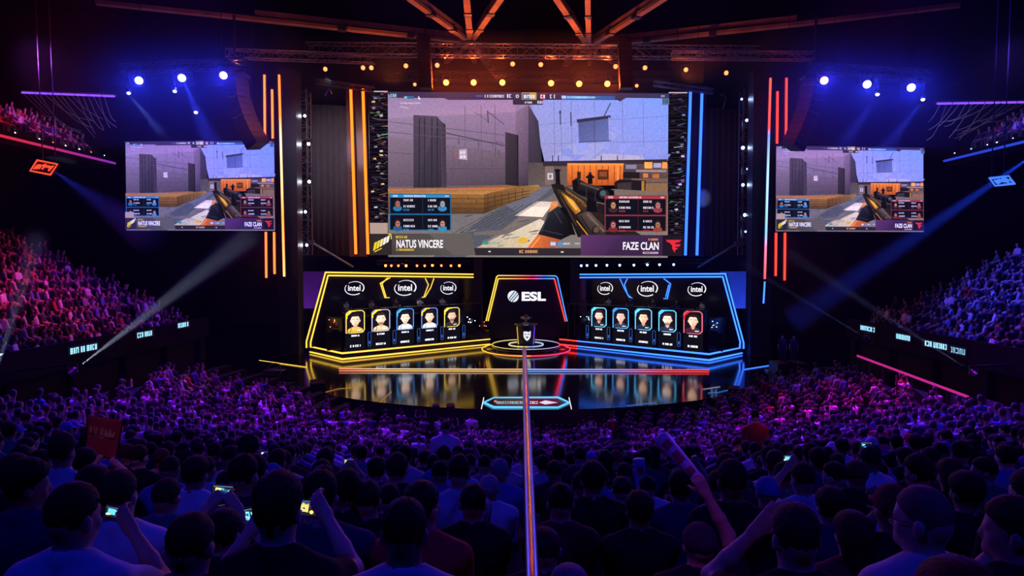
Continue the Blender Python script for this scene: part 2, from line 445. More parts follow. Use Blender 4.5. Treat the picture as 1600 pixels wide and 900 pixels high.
# ================================================================== lighting trusses
def truss(name, A, B, size, label, group=None, step=1.0, mt='darksteel', hold=None):
    A, B = Vector(A), Vector(B); d, x, y = frame_from(B - A); h = size / 2
    t = thing(name, (A + B) / 2, label, 'lighting truss', group)
    cs = [(x * i + y * j) * h for i, j in ((-1, -1), (1, -1), (1, 1), (-1, 1))]
    for c in cs:
        b = MB(); b.tube([A + c, B + c], 0.045, 6); b.build('chord', M[mt], t)
    L = (B - A).length; n = max(2, int(L / step)); b = MB()
    for i in range(n):
        p = A + d * (L * i / n); q = A + d * (L * (i + 1) / n)
        for k in range(4):
            c0, c1 = cs[k], cs[(k + 1) % 4]
            b.bar(p + c0, q + c1, 0.035) if i % 2 == 0 else b.bar(p + c1, q + c0, 0.035)
            b.bar(p + c0, p + c1, 0.03)
    b.build('lattice', M[mt], t)
    for u in (.18, .82):
        q = A + d * (L * u) + cs[2]; e = Vector((q.x, q.y, 29.08)) if hold is None else Vector((q.x, hold[0], hold[1])); b = MB(); b.tube([q - Vector((0, 0, .04)), e], .02, 5); b.build('hanging_cable', M['black'], t)
    return t
truss('lighting_truss', at(480, 77, 50.3), at(1185, 83, 50.3), 0.8, 'long dark truss carrying the upper row of small orange lamps', mt='steel')
truss('lighting_truss', at(355, 84, 47), at(585, 92, 47), 0.55, 'amber lit lattice truss running out above the line array with the orange edge', mt='steel')
truss('lighting_truss', at(1050, 86, 47), at(1270, 88, 47), 0.5, 'dim lattice truss running out above the line array with the red edge', mt='steel')
truss('lighting_truss', at(493, 127, 53.5), at(585, 140, 53.5), 0.35, 'short sloping truss glowing orange above the two orange tubes', mt='steel')
truss('lighting_truss', at(1022, 130, 53.5), at(1115, 143, 53.5), 0.35, 'short sloping truss glowing amber above the two blue tubes', mt='steel')
truss('lighting_truss', at(600, 119, 54.2), at(1050, 119, 54.2), 0.6, 'straight truss holding the six bright orange lamps over the big screen', mt='darksteel')
truss('lighting_truss', at(190, 108, 40), at(385, 98, 40), 0.5, 'dark truss holding the three blue lamps beside the orange pylon tubes', mt='darksteel')
truss('lighting_truss', at(1265, 106, 40), at(1460, 118, 40), 0.5, 'dark truss holding the three blue lamps beside the red pylon tubes', mt='darksteel')
truss('lighting_truss', at(590, 410, 55), at(735, 410, 55), 0.3, 'thin truss of amber pin lamps under the big screen over the yellow booth', hold=(56.2, 9.0))
truss('lighting_truss', at(905, 410, 55), at(1110, 408, 55), 0.3, 'thin truss of pin lamps under the big screen over the blue booth', hold=(56.2, 9.0))
for x, c in ((-8, ORANGE), (0, ORANGE), (8, (1.0, .12, .05))):
    spot('truss_wash', (x, 44, 20.0), (x, 54, 22.6), 110, c, 100, 1.0, 0.1)
spot('truss_wash', (-17, 40, 20.0), (-16, 47, 23), 200, (1.0, .2, .06), 100, 1.0, 0.1)
spot('truss_wash', (16, 40, 20.0), (15, 47, 23), 90, (.5, .08, .6), 100, 1.0, 0.1)

def lamp(name, p, target, r, lensmat, label, group=None, power=0, color=ORANGE, angle=60, hang=None):
    """moving-head fixture: clamp, yoke, head, lens"""
    p = Vector(p); d = (Vector(target) - p).normalized()
    t = thing(name, p, label, 'stage lamp', group)
    q = d.to_track_quat('Z', 'Y').to_matrix()
    b = MB(); b.lathe([(0, -r * 2.6), (r * .7, -r * 2.5), (r * .95, -r * 1.6), (r * 1.15, -r * .5), (r * 1.15, 0), (r * .95, 0), (r * .92, -0.05)], p, 14, m=q); b.build('head', M['glass'], t, smooth=False)
    b = MB(); b.lathe([(0, -0.04), (r * .9, -0.04), (r * .8, 0.0), (r * .45, .03), (0, .04)], p, 14, m=q); b.build('lens', M[lensmat], t)
    x = q @ Vector((1, 0, 0)); x.z = 0; x.normalize() if x.length > .1 else None
    if x.length < .1: x = Vector((1, 0, 0))
    c = p - d * r; b = MB(); top = c + Vector((0, 0, r * 2.2))
    b.bar(c + x * r * 1.3, top + x * r * 1.3, r * .25, r * .5); b.bar(c - x * r * 1.3, top - x * r * 1.3, r * .25, r * .5); b.bar(top - x * r * 1.45, top + x * r * 1.45, r * .3, r * .6)
    b.build('yoke', M['glass'], t)
    b = MB(); b.bar(top, Vector(hang) if hang is not None else top + Vector((0, 0, .5)), .07); b.build('clamp', M['darksteel'], t)
    if power:
        s_ = spot(name + '_light', p + d * (r * .3 + .08), Vector(target), power, color, angle, 0.8, r * .5)
    return t
CROWD_MID = Vector((0, 18, 3))
BIG = [(697, 129), (740, 129), (785, 129), (861, 130), (905, 131), (949, 131)]
ordn = ['first', 'second', 'third', 'fourth', 'fifth', 'sixth', 'seventh', 'eighth', 'ninth', 'tenth', 'eleventh', 'twelfth']
for i, (x, y) in enumerate(BIG):
    p = at(x, y, 53.6)
    lamp('stage_lamp', p, (p.x * .5, 8, 7), 0.24, 'lamp_orange', 'bright orange lamp over the big screen, %s from the orange tubes side' % ordn[i], 'bright orange lamps over the big screen', 1100, (1.0, .10, .008), 120, at(x, 119, 54.2))
SMALL = [(508, 108), (567, 106), (580, 106), (634, 103), (683, 102), (801, 100), (845, 101), (962, 104), (1008, 106), (1072, 109), (1135, 114)]
for i, (x, y) in enumerate(SMALL):
    p = at(x, y, 50.6)
    lamp('stage_lamp', p, (p.x * 1.3, 20, 12), 0.18, 'lamp_small', 'small amber lamp on the upper truss, %s counted from the orange tubes side' % ordn[i], 'small amber lamps on the upper truss', hang=at(x, 86, 50.5))
for i, (x, y, wh) in enumerate(((648, 132, 'small dim amber lamp low beside the first bright orange lamp'), (995, 134, 'small dim amber lamp low beside the last bright orange lamp'))):
    p = at(x, y, 53.3); lamp('stage_lamp', p, (p.x, 10, 9), 0.14, 'lamp_small', wh, hang=at(x, 120, 54.2))
TZ = lambda x: (at(x, 108 - (x - 190) * .0513, 40) if x < 800 else at(x, 106 + (x - 1265) * .0615, 40)) + Vector((0, -.25, -.25))
BLUEL = [(217, 126, 'lamp_blue', 'blue lamp on the truss beside the orange pylon, farthest from the tubes'), (284, 122, 'lamp_blue', 'brightest blue lamp in the middle of the truss beside the orange pylon'), (349, 118, 'lamp_violet', 'violet blue lamp on the truss nearest the orange edged line array'),
         (1288, 126, 'lamp_violet', 'violet blue lamp on the truss nearest the red edged line array'), (1355, 132, 'lamp_blue', 'blue lamp in the middle of the truss beside the red pylon'), (1424, 137, 'lamp_blue', 'blue lamp on the truss beside the red pylon, farthest from the tubes')]
for x, y, m_, lb in BLUEL:
    p = at(x, y, 39.5); lamp('stage_lamp', p, (p.x * .55, 10, 6), 0.24, m_, lb, 'blue lamps beside the side screens', 4500, (0.02, 0.03, 1.0), 120, hang=TZ(x))
PIN = [(201, 146, 'cool pin lamp casting a beam below the outermost blue lamp over the orange side'), (273, 143, 'cool pin lamp under the brightest blue lamp over the orange side'), (306, 176, 'tiny violet pin lamp lower down towards the side screen with the orange tubes'),
       (1371, 148, 'cool pin lamp under the middle blue lamp over the red side'), (1442, 156, 'cool pin lamp casting a beam below the outermost blue lamp over the red side')]
for x, y, lb in PIN:
    p = at(x, y, 39.0); lamp('pin_lamp', p, (p.x * .8, 30, 4), 0.11, 'lamp_white', lb, 'cool pin lamps under the blue lamps', hang=TZ(x))

# pin lamps under the screen
rnd = random.Random(5)
for i, x in enumerate((603, 612, 623, 635, 652, 664, 676, 690, 705, 718)):
    p = at(x, 410 if x < 800 else 410 - (x - 905) * .0098, 55) + Vector((0, -.15, -.25 - rnd.uniform(0, .03))); b = MB(); b.lathe([(0, -.1), (.07, -.06), (.10, .05), (.0, .12)], p, 8); o = b.build('pin_lamp', M['lamp_small'] if i % 3 else M['lamp_orange'], None, p)
    tag(o, 'tiny amber pin lamp under the big screen, %s counted from the outer edge' % ordn[i], 'pin lamp', 'amber pin lamps under the big screen')
for i, x in enumerate((908, 917, 931, 948, 968, 990, 1011, 1030, 1052)):
    p = at(x, 410 if x < 800 else 410 - (x - 905) * .0098, 55) + Vector((0, -.15, -.25 - rnd.uniform(0, .03))); b = MB(); b.lathe([(0, -.1), (.07, -.06), (.10, .05), (.0, .12)], p, 8); o = b.build('pin_lamp', M['lamp_cool'], None, p)
    tag(o, 'tiny blue pin lamp under the big screen, %s counted from the centre arch' % ordn[i], 'pin lamp', 'blue pin lamps under the big screen')

# ------------------------------------------------------------------ line arrays: hung curves of speaker boxes
def line_array(name, pts, Y, label, inward, edge, nbox):
    P = [at(x, y, Y) for x, y in pts]
    t = thing(name, P[0], label, 'speaker array')
    cum = [0]
    for a, c in zip(P, P[1:]): cum.append(cum[-1] + (c - a).length)
    def pt(s_):
        s_ *= cum[-1]
        for i in range(len(P) - 1):
            if s_ <= cum[i + 1] or i == len(P) - 2:
                return P[i] + (P[i + 1] - P[i]) * ((s_ - cum[i]) / (cum[i + 1] - cum[i]))
    for k in range(nbox):
        a, c = pt(k / nbox), pt((k + .93) / nbox); d = (c - a); up = -d.normalized()
        f = Vector((inward, -0.35, 0)); f = (f - up * f.dot(up)).normalized(); s_ = up.cross(f)
        mt = Matrix((f, s_, up)).transposed(); ctr = (a + c) / 2 - f * 0.55
        b = MB(); b.box(ctr, (1.0, 1.25, d.length), m=mt, bev=0.03); bx = b.build('speaker_box', M['speaker'], t)
        b = MB(); b.box(ctr + f * .515, (.04, 1.1, d.length * .8), m=mt); b.build('grille', M['grille'], bx, (a + c) / 2 if False else bx.location + t.location)
        b = MB()
        for q in (-.5, .5): b.bar(ctr + f * .45 + s_ * (q * 1.3) - up * d.length * .5, ctr + f * .45 + s_ * (q * 1.3) + up * d.length * .5, .06)
        b.bar(ctr + f * .45 - s_ * .65 + up * d.length * .45, ctr + f * .1 - s_ * .65 + up * d.length * .45, .06)
        b.bar(ctr + f * .45 - s_ * .65 - up * d.length * .45, ctr + f * .05 - s_ * .65 + up * d.length * .2, .05)
        b.build('rigging_plate', M['steel'], bx, bx.location + t.location)
    b = MB(); b.bar(P[0] + Vector((-inward * .5, 0, .1)), P[0] + Vector((-inward * .5, 0, 4)), .12); b.box(P[0] + Vector((-inward * .5, 0, .15)), (1.6, 1.0, .18)); b.build('hanging_frame', M['darksteel'], t)
line_array('line_array_speaker', [(379, 122), (382, 150), (391, 178), (402, 202), (413, 222)], 44, 'curved black speaker array with orange lit edge hanging above the side screen', 1, 'o', 11)
line_array('line_array_speaker', [(1261, 126), (1257, 152), (1250, 176), (1240, 200), (1228, 226)], 44, 'curved black speaker array with faint red edge hanging above the side screen', -1, 'r', 11)
spot('array_wash', at(440, 190, 42), at(395, 175, 44), 1500, (1.0, .2, .05), 80, 1.0, .1)
spot('array_wash', at(1205, 190, 42), at(1250, 180, 44), 500, (1.0, .04, .08), 80, 1.0, .1)
for x, lb in ((664, 'slim black speaker column hanging before the truss beside the first bright orange lamp'), (977, 'slim black speaker column hanging before the truss beside the last bright orange lamp')):
    A = at(x, 62, 50); t = thing('speaker_column', A, lb, 'speaker column')
    for k in range(8):
        p = at(x + (k - 4) * .5, 64 + k * 10, 50); b = MB(); b.box(p, (.95, .8, .44), bev=.03); bx = b.build('speaker_box', M['speaker'], t)
        b = MB(); b.box(p + Vector((0, -.41, 0)), (.85, .03, .36)); b.build('grille', M['grille'], bx, bx.location + t.location)
    b = MB(); b.bar(A, A + Vector((0, 0, 4)), .1); b.build('hanging_chain', M['darksteel'], t)

# ------------------------------------------------------------------ LED tubes
def tube_light(name, a, c, r, m, label, group=None, back=None):
    """LED tube in its dark channel"""
    a, c = Vector(a), Vector(c)
    t = thing(name, (a + c) / 2, label, 'LED tube', group)
    b = MB(); b.tube([a, c], r, 8); b.build('tube', m, t)
    b = MB(); d = (c - a).normalized(); off = Vector((0, r * 1.4, 0)); b.bar(a + off - d * .05, c + off + d * .05, r * 3.2, r * 1.2); b.build('channel', M['black'], t)
    if back is not None:
        b = MB()
        for q in ((a + c) / 2, (a + c) / 2 + Vector((0, 0, 1.5))): b.bar(q + off, Vector((back.x, back.y, q.z)), .08)
        b.build('bracket_arm', M['black'], t)
    return t
def led(x0, y0, x1, y1, Y, r, m, label, group=None, back=None):
    return tube_light('led_tube', at(x0, y0, Y), at(x1, y1, Y), r, m, label, group, back)
YS = 56.0
g = 'LED tubes framing the big screen'
led(548, 139, 556, 397, YS - .6, .11, M['led_orange'], 'tall orange LED tube beside the big screen, next to the grey drape', g, at(548, 300, YS + .05))
led(567, 139, 575, 397, YS - .6, .11, M['led_orange'], 'tall orange LED tube hugging the edge of the big screen', g, at(570, 300, YS + .05))
led(1079, 143, 1071, 399, YS - .6, .11, M['led_deep'], 'tall blue LED tube hugging the edge of the big screen', g, at(1077, 300, YS + .05))
led(1097, 143, 1089, 399, YS - .6, .11, M['led_deep'], 'tall blue LED tube beside the big screen, next to the black drape', g, at(1095, 300, YS + .05))
for x0, x1, nm in ((540, 580, 'orange'), (1068, 1104, 'blue')):
    b = MB(); p = [at(x0, 134, YS), at(x1, 134, YS), at(x1 + (4 if x0 < 800 else -4), 401, YS), at(x0 + (6 if x0 < 800 else -6), 401, YS)]
    b.prism(p, (0, .15, 0)); o = b.build('tube_panel', mat('lacquer_panel_led_tint', (.22, .09, .07) if x0 < 800 else (.06, .08, .34), .4), None, (p[2] + p[3]) / 2)  # glow of the LED tubes is put into the panel colour
    tag(o, 'dark upright panel behind the two tall %s LED tubes' % nm, 'panel')
YP = 50.0
g = 'LED tubes on the dark pylons'
for (x0, y0, x1, y1, Yq, key, lb) in (
    (413, 117, 416, 434, 53.2, 'led_amber', 'outer orange LED tube passing behind the side screen'),
    (425, 140, 429, 428, 53.0, 'led_amber', 'shorter orange LED tube passing behind the side screen, next to the longest'),
    (1215, 143, 1212, 431, 53.0, 'led_red', 'shorter red LED tube passing behind the side screen'),
    (1229, 122, 1226, 438, 53.2, 'led_red', 'outer red LED tube passing behind the side screen')):
    led(x0, y0, x1, y1, Yq, .085, M[key], lb, g, at(445 if x0 < 800 else 1194, 300, 52.6))
a, c = at(436, 117, 51.5), at(444, 432, 51.5); L = (a - c).length / 2
t = tube_light('led_tube', a, c, .085, emit_grad('led_orange_to_cream', [(0, (2.2, .75, .25)), (.30, (3, .5, .06)), (.5, (1.6, 1.0, .45)), (.68, (1.5, 1.1, .7)), (.8, (3, .4, .04)), (1, (3, .35, .04))], 2, -L, L, 1.3), 'longest LED tube on the orange pylon, orange at the top and cream below', g, at(444, 300, 52.3))
a, c = at(1204, 122, 51.5), at(1195, 436, 51.5); L = (a - c).length / 2
t = tube_light('led_tube', a, c, .085, emit_grad('led_red_to_blue', [(0, (1.2, .1, .1)), (.16, (1.2, .25, .5)), (.22, (.25, .6, 1.3)), (.5, (.5, .8, 1.3)), (.72, (.2, .35, 1.3)), (.75, (1.4, .1, .08)), (1, (1.6, .12, .06))], 2, -L, L, 1.3), 'longest LED tube on the red pylon, red at the top and icy blue below', g, at(1197, 300, 52.3))
a, c = at(1196, 440, 58), at(1193, 476, 58)
led(1195, 440, 1193, 474, 51.6, .06, M['led_blue'], 'short blue LED tube low on the red pylon beside the blue booth', g, at(1190, 456, 52.3))
for x0, x1, nm in ((432, 462, 'orange'), (1178, 1209, 'red')):
    b = MB(); p = [at(x0, 108, 52), at(x1, 108, 52), at(x1, 108, 52), at(x0, 108, 52)]; p[2].z = p[3].z = FLOOR_Z
    b.prism(p, (0, 1.2, 0)); o = b.build('pylon', mat('pylon_panel', (.05, .05, .075), .45), None, (p[2] + p[3]) / 2)
    tag(o, 'tall dark pylon carrying the longest %s LED tube' % ('orange and cream' if nm == 'orange' else 'red and icy blue'), 'pylon')
# grey drapes and lamp towers between pylons and big screen
for x0, x1, yt, nm in ((487, 548, 163, 'dark grey drape hanging between the lamp tower and the orange tubes'), (1098, 1156, 168, 'black drape hanging between the blue tubes and the lamp tower')):
    b = MB(); n = 48; A, B_ = at(x0, yt, 56.12), at(x1, yt + 3, 56.12); zb = at(x0, 400, 56.12).z
    row = []
    for i in range(n + 1):
        u = i / n; q = A + (B_ - A) * u; row.append((q.x, q.y + .03 * math.sin(u * 40) + .015 * math.sin(u * 97), q.z))
    b.add(row + [(q_[0], q_[1], zb) for q_ in row], [(i, i + 1, n + 2 + i, n + 1 + i) for i in range(n)])
    o = b.build('drape', M['drape'], None, ((A.x + B_.x) / 2, A.y, zb), smooth=True); tag(o, nm, 'drape')
    sd = o.modifiers.new('thick', 'SOLIDIFY'); sd.thickness = 0.03
spot('drape_wash', at(512, 120, 46), at(518, 280, 56.1), 1900, (.9, .85, 1), 75, 1, .1)
spot('drape_wash', at(1128, 120, 46), at(1126, 280, 56.1), 160, (.5, .5, 1), 75, 1, .1)
def tower(x, spots, label, key):
    A = at(x, 398, 54.5); B_ = at(x - (0 if x < 800 else 0), 142, 54.5); B_.x = A.x
    t = thing('lamp_tower', A, label, 'lamp tower'); h = .55
    for i in (-1, 1):
        for j in (-1, 1):
            b = MB(); b.tube([A + Vector((i * h, j * h, 0)), B_ + Vector((i * h, j * h, 0))], .05, 6); b.build('post', M['steel'], t)
    b = MB(); n = 14
    for k in range(n):
        z0 = A.z + (B_.z - A.z) * k / n; z1 = A.z + (B_.z - A.z) * (k + 1) / n
        for i, j, i2, j2 in ((-1, -1, 1, -1), (1, -1, 1, 1), (1, 1, -1, 1), (-1, 1, -1, -1)):
            b.bar((A.x + i * h, A.y + j * h, z0 if k % 2 else z1), (A.x + i2 * h, A.y + j2 * h, z1 if k % 2 else z0), .03)
            b.bar((A.x + i * h, A.y + j * h, z0), (A.x + i2 * h, A.y + j2 * h, z0), .035)
    b.build('lattice', M['steel'], t)
    b = MB(); sgn = 1 if x < 800 else -1
    b.box((A.x + sgn * (h + .12), A.y - h, (A.z + B_.z) / 2), (.05, .05, (B_.z - A.z) * .98)); b.build('side_strip', M['silver'], t)
    for n_, (xx, yy, rr) in enumerate(spots):
        p = at(xx, yy, 53.7); lamp('tower_lamp', p, (p.x, 20, 8), rr, key, 'cool white lamp on the lamp tower beside the %s drape, %s from the top' % ('grey' if x < 800 else 'black', ordn[n_]), 'lamps on the %s lamp tower' % ('grey drape side' if x < 800 else 'black drape side'), 25, (.85, .88, 1.0) if x < 800 else (.4, .55, 1), 120, hang=(A.x + (h if p.x > A.x else -h), p.y + .3, p.z + .2))
tower(474, [(468, 147, .09), (476, 181, .12), (482, 225, .14), (483, 284, .14), (477, 331, .12), (479, 383, .12)], 'slim lattice tower with white lamps beside the grey drape', 'lamp_white')
tower(1167, [(1159, 155, .10), (1167, 188, .13), (1161, 231, .16), (1178, 229, .12), (1168, 264, .09), (1161, 289, .14), (1164, 336, .15), (1165, 362, .09)], 'slim lattice tower with cool blue lamps beside the black drape', 'lamp_cool')
# booms that reach down from the towers
for a, c, lb in (((487, 379), (552, 417), 'sloping pale boom arm below the grey drape'), ((1152, 381), (1090, 418), 'sloping pale boom arm below the black drape')):
    A, B_ = at(*a, 54), at(*c, 54); b = MB(); b.tube([A, B_], [.12, .07], 8); b.box(A, (.4, .4, .4)); b.bar(A, A + Vector((-1.0 if A.x < 0 else .9, .1, 0)), .1); o = b.build('boom_arm', M['steel'], None, A); tag(o, lb, 'boom arm')
    spot('boom_light', A + Vector((0, -1.5, 1.0)), B_, 60, (.8, .8, 1) if a[0] < 800 else (.25, .4, 1), 60, 1, .1)
for pts, lb in (([(508, 150), (515, 138), (520, 147)], 'small bent bracket of bright metal above the grey drape'), ([(1126, 147), (1134, 152), (1130, 170)], 'small bent bracket of blue lit metal above the black drape')):
    P = [at(x, y, 55) for x, y in pts]; b = MB(); b.tube(P, .07, 6); b.tube([P[1], Vector((P[1].x, P[1].y, 29.06))], .02, 5); o = b.build('bracket', M['silver'], None, P[0]); tag(o, lb, 'bracket')
# ================================================================== screens
def lin(r, g, b_):
    f = lambda c: (c / 255.0 / 12.92) if c <= 10 else ((c / 255.0 + 0.055) / 1.055) ** 2.4
    return (f(r), f(g), f(b_))
class Paint:
    """flat coloured shapes of a display, in the coordinates of the picture it shows; fn maps them to the place"""
    def __init__(s, fn, tint=(1, 1, 1)): s.mb = MB(); s.fn = fn; s.n = 0; s.t = tint; s.g = 1.0; s.k = 1.0
    def col(s, c): c = lin(*c); return tuple((v ** s.g * s.k) * t for v, t in zip(c, s.t))
    def poly(s, pts, c, layer=None):
        s.n += 1
        off = 0.002 + 0.00045 * s.n if layer is None else layer
        vs_ = [s.fn(x, y, off) for x, y in pts]
        if isinstance(c[0], (tuple, list)): cc = [s.col(q) for q in c]
        else: cc = s.col(c)
        s.mb.add(vs_, [tuple(range(len(vs_)))], cc)
    def rect(s, x0, y0, x1, y1, c): s.poly([(x0, y0), (x0, y1), (x1, y1), (x1, y0)], c)
    def line(s, x0, y0, x1, y1, w_, c):
        dx, dy = x1 - x0, y1 - y0; L = math.hypot(dx, dy) or 1; nx, ny = -dy / L * w_ / 2, dx / L * w_ / 2
        s.poly([(x0 + nx, y0 + ny), (x0 - nx, y0 - ny), (x1 - nx, y1 - ny), (x1 + nx, y1 + ny)], c)
    def lines(s, pts, w_, c, closed=False):
        for a, b_ in zip(pts, pts[1:] + ([pts[0]] if closed else [])): s.line(*a, *b_, w_, c)
    def ell(s, x, y, rx, ry, c, n=16, rot=0.0):
        s.poly([(x + rx * math.cos(2 * PI * i / n) * math.cos(rot) - ry * math.sin(2 * PI * i / n) * math.sin(rot),
                 y + rx * math.cos(2 * PI * i / n) * math.sin(rot) + ry * math.sin(2 * PI * i / n) * math.cos(rot)) for i in range(n)], c)
    def scrib(s, x0, y0, x1, y1, c, seed=0):
        """a run of small letter-like strokes too small to read"""
        q = random.Random(seed * 7 + int(x0 * 3 + y0)); x = x0; h = y1 - y0
        s.n += 1; off = 0.002 + 0.00045 * s.n
        while x < x1 - h * .2:
            w_ = h * q.uniform(.35, .75); t = h * .22
            x2 = min(x + w_, x1)
            rs = [(x, y0, x + t, y1)]
            k = q.randint(0, 3)
            if k != 1: rs.append((x, y0, x2, y0 + t))
            if k != 2: rs.append((x, y1 - t, x2, y1))
            if k != 0: rs.append((x2 - t, y0, x2, y1))
            if k == 3: rs.append((x, y0 + h * .4, x2, y0 + h * .4 + t))
            for a, b_, c2, d in rs:
                s.mb.add([s.fn(a, b_, off), s.fn(a, d, off), s.fn(c2, d, off), s.fn(c2, b_, off)], [(0, 1, 2, 3)], s.col(c))
            x = x2 + h * (.22 if q.random() < .85 else .55)
    def text(s, str_, x0, y0, x1, y1, c, bold=0.0, slant=0.0):
        vs_, fs = text_fit(str_, x0, -y1, x1, -y0, bold)
        s.n += 1; off = 0.002 + 0.00045 * s.n
        s.mb.add([s.fn(x + slant * (-y - y0), -y, off) for x, y in vs_], fs, s.col(c))

def feed(P):
    """first-person view down a walled alley; units of a 1600-wide crop of the photograph"""
    P.poly([(185, 70), (185, 500), (830, 490), (830, 70)], ((158, 138, 165), (112, 98, 112), (98, 86, 98), (160, 132, 165)))
    P.poly([(185, 70), (185, 180), (740, 150), (740, 70)], ((150, 132, 165), (160, 138, 165), (168, 136, 165), (160, 135, 170)))
    P.poly([(185, 260), (185, 480), (700, 470), (700, 330)], ((135, 118, 135), (104, 92, 104), (90, 78, 88), (120, 104, 118)))
    # open wall and sky on the other side
    P.poly([(800, 85), (865, 368), (1398, 362), (1398, 85)], ((152, 156, 208), (152, 150, 190), (140, 150, 212), (130, 155, 228)))
    P.poly([(880, 362), (1100, 200), (1180, 250), (1060, 362)], (158, 160, 205)); P.poly([(1060, 362), (1120, 330), (1290, 340), (1300, 362)], (176, 168, 196))
    for x in (905, 935, 980, 1080, 1200, 1290): P.line(x, 95, x + 4, 355, 2.0, (112, 118, 165))
    P.line(840, 205, 1398, 165, 2, (120, 126, 175)); P.line(850, 290, 1398, 275, 2, (116, 124, 172))
    for k in range(14):
        q = random.Random(k); x, y = q.uniform(870, 1380), q.uniform(110, 345); v = q.randint(-5, 5); P.poly([(x, y), (x + 3, y + q.uniform(20, 60)), (x + q.uniform(20, 60), y + q.uniform(20, 60)), (x + q.uniform(20, 60), y)], ((146 + v, 151 + v, 208 + v), (150 + v, 152 + v, 206 + v), (142 + v, 150 + v, 212 + v), (140 + v, 149 + v, 213 + v)))
    P.poly([(1010, 192), (1014, 282), (1148, 275), (1146, 172)], ((92, 98, 142), (104, 108, 156), (112, 120, 172), (100, 108, 158)))
    P.poly([(1003, 182), (1006, 196), (1150, 176), (1150, 163)], (66, 62, 84)); P.line(1143, 172, 1146, 276, 6, (150, 156, 206)); P.line(1078, 182, 1080, 278, 3, (80, 84, 122)); P.line(1012, 282, 1152, 275, 4, (84, 86, 120))
    P.line(932, 145, 933, 205, 4, (78, 78, 106)); P.line(978, 150, 980, 210, 6, (92, 92, 126)); P.ell(932, 150, 5, 7, (72, 70, 96), 8); P.line(1120, 170, 1150, 110, 5, (86, 84, 110))
    # left wall details
    P.poly([(740, 150), (740, 480), (795, 480), (795, 120)], ((140, 116, 140), (84, 74, 84), (70, 62, 72), (130, 108, 134)))
    P.poly([(795, 118), (795, 480), (865, 478), (838, 190)], ((92, 80, 100), (62, 55, 62), (52, 47, 54), (74, 66, 82)))
    P.poly([(695, 238), (695, 472), (752, 474), (752, 252)], ((78, 68, 78), (58, 52, 58), (52, 46, 52), (70, 60, 70))); P.line(748, 250, 750, 474, 5, (44, 38, 44))
    P.poly([(296, 165), (296, 486), (420, 482), (420, 196), (398, 170)], ((92, 80, 96), (66, 60, 70), (64, 57, 66), (86, 76, 92), (98, 86, 100)))
    for x in (322, 345, 377, 400): P.line(x, 178, x - 2, 484, 4, (54, 48, 58))
    P.poly([(420, 196), (422, 482), (440, 482), (436, 205)], (78, 68, 80))
    for y0, y1 in ((195, 232), (240, 268)): P.line(190, y0, 690, y1 + 20, 2.5, (100, 88, 104))
    P.line(420, 240, 700, 300, 5, (92, 80, 94)); P.line(190, 330, 295, 336, 2, (92, 82, 94)); P.line(440, 400, 690, 400, 2, (84, 74, 84))
    for x in (520, 590, 650): P.line(x, 120, x + 3, 470, 2, (104, 90, 106))
    P.line(618, 145, 622, 200, 4, (70, 62, 76)); P.line(620, 150, 690, 205, 3, (82, 72, 88)); P.line(560, 150, 618, 190, 2, (90, 80, 96))
    for k in range(18):
        q = random.Random(100 + k); x, y = q.uniform(430, 680), q.uniform(240, 440); hh = q.uniform(10, 40); v = q.randint(-6, 6); base = 128 - (y - 100) * .09
        P.poly([(x, y), (x + 2, y + hh), (x + q.uniform(3, 10), y + hh * .9), (x + q.uniform(3, 8), y)], (base + v, base - 14 + v, base + v))
    P.poly([(470, 318), (472, 355), (530, 362), (528, 312)], (172, 160, 176)); P.poly([(470, 318), (472, 355), (495, 358), (494, 316)], (132, 104, 116))
    P.scrib(500, 322, 524, 334, (226, 220, 230), 3); P.scrib(500, 342, 522, 354, (226, 220, 230), 4)
    # alley end
    P.poly([(795, 372), (795, 482), (965, 480), (965, 372)], ((92, 82, 84), (104, 94, 92), (112, 98, 92), (118, 98, 92)))
    P.rect(868, 385, 905, 470, (128, 112, 108)); P.rect(878, 418, 902, 446, (198, 190, 196)); P.rect(884, 424, 896, 440, (130, 124, 130)); P.poly([(858, 366), (858, 388), (1396, 380), (1396, 355)], (66, 56, 66))
    for x in (900, 925, 1110, 1180): P.line(x, 340, x, 375, 4, (60, 52, 60))
    # orange container and clutter
    P.poly([(964, 382), (964, 474), (1206, 470), (1210, 374)], ((224, 132, 64), (170, 88, 44), (182, 96, 50), (228, 138, 72)))
    for x in range(985, 1206, 26): P.line(x, 384, x - 1, 470, 3, (150, 76, 38))
    P.rect(964, 374, 1210, 382, (236, 150, 84)); P.rect(1094, 402, 1142, 446, (96, 56, 36)); P.rect(1102, 410, 1134, 432, (142, 84, 50)); P.line(1180, 380, 1182, 460, 7, (232, 150, 80))
    P.poly([(1206, 376), (1200, 520), (1398, 520), (1398, 376)], ((92, 76, 78), (70, 58, 56), (84, 70, 66), (112, 92, 92)))
    for x0, y0, x1, y1, c in ((1215, 380, 1262, 398, (138, 132, 160)), (1296, 368, 1330, 396, (238, 170, 100)), (1372, 368, 1394, 396, (230, 154, 90)), (1335, 372, 1368, 392, (170, 160, 190)), (1260, 402, 1390, 412, (156, 138, 140)), (1290, 418, 1312, 436, (204, 130, 70)), (1330, 420, 1360, 438, (182, 116, 66)), (1205, 412, 1275, 440, (46, 38, 42)), (1240, 440, 1396, 456, (124, 100, 88)), (1300, 460, 1396, 500, (140, 112, 86))):
        P.rect(x0, y0, x1, y1, c)
    P.poly([(1168, 456), (1166, 510), (1210, 520), (1300, 512), (1302, 450), (1190, 444)], (44, 36, 40)); P.poly([(1180, 462), (1180, 504), (1212, 510), (1240, 504), (1240, 456)], (72, 62, 64)); P.rect(1284, 452, 1296, 514, (176, 128, 66))
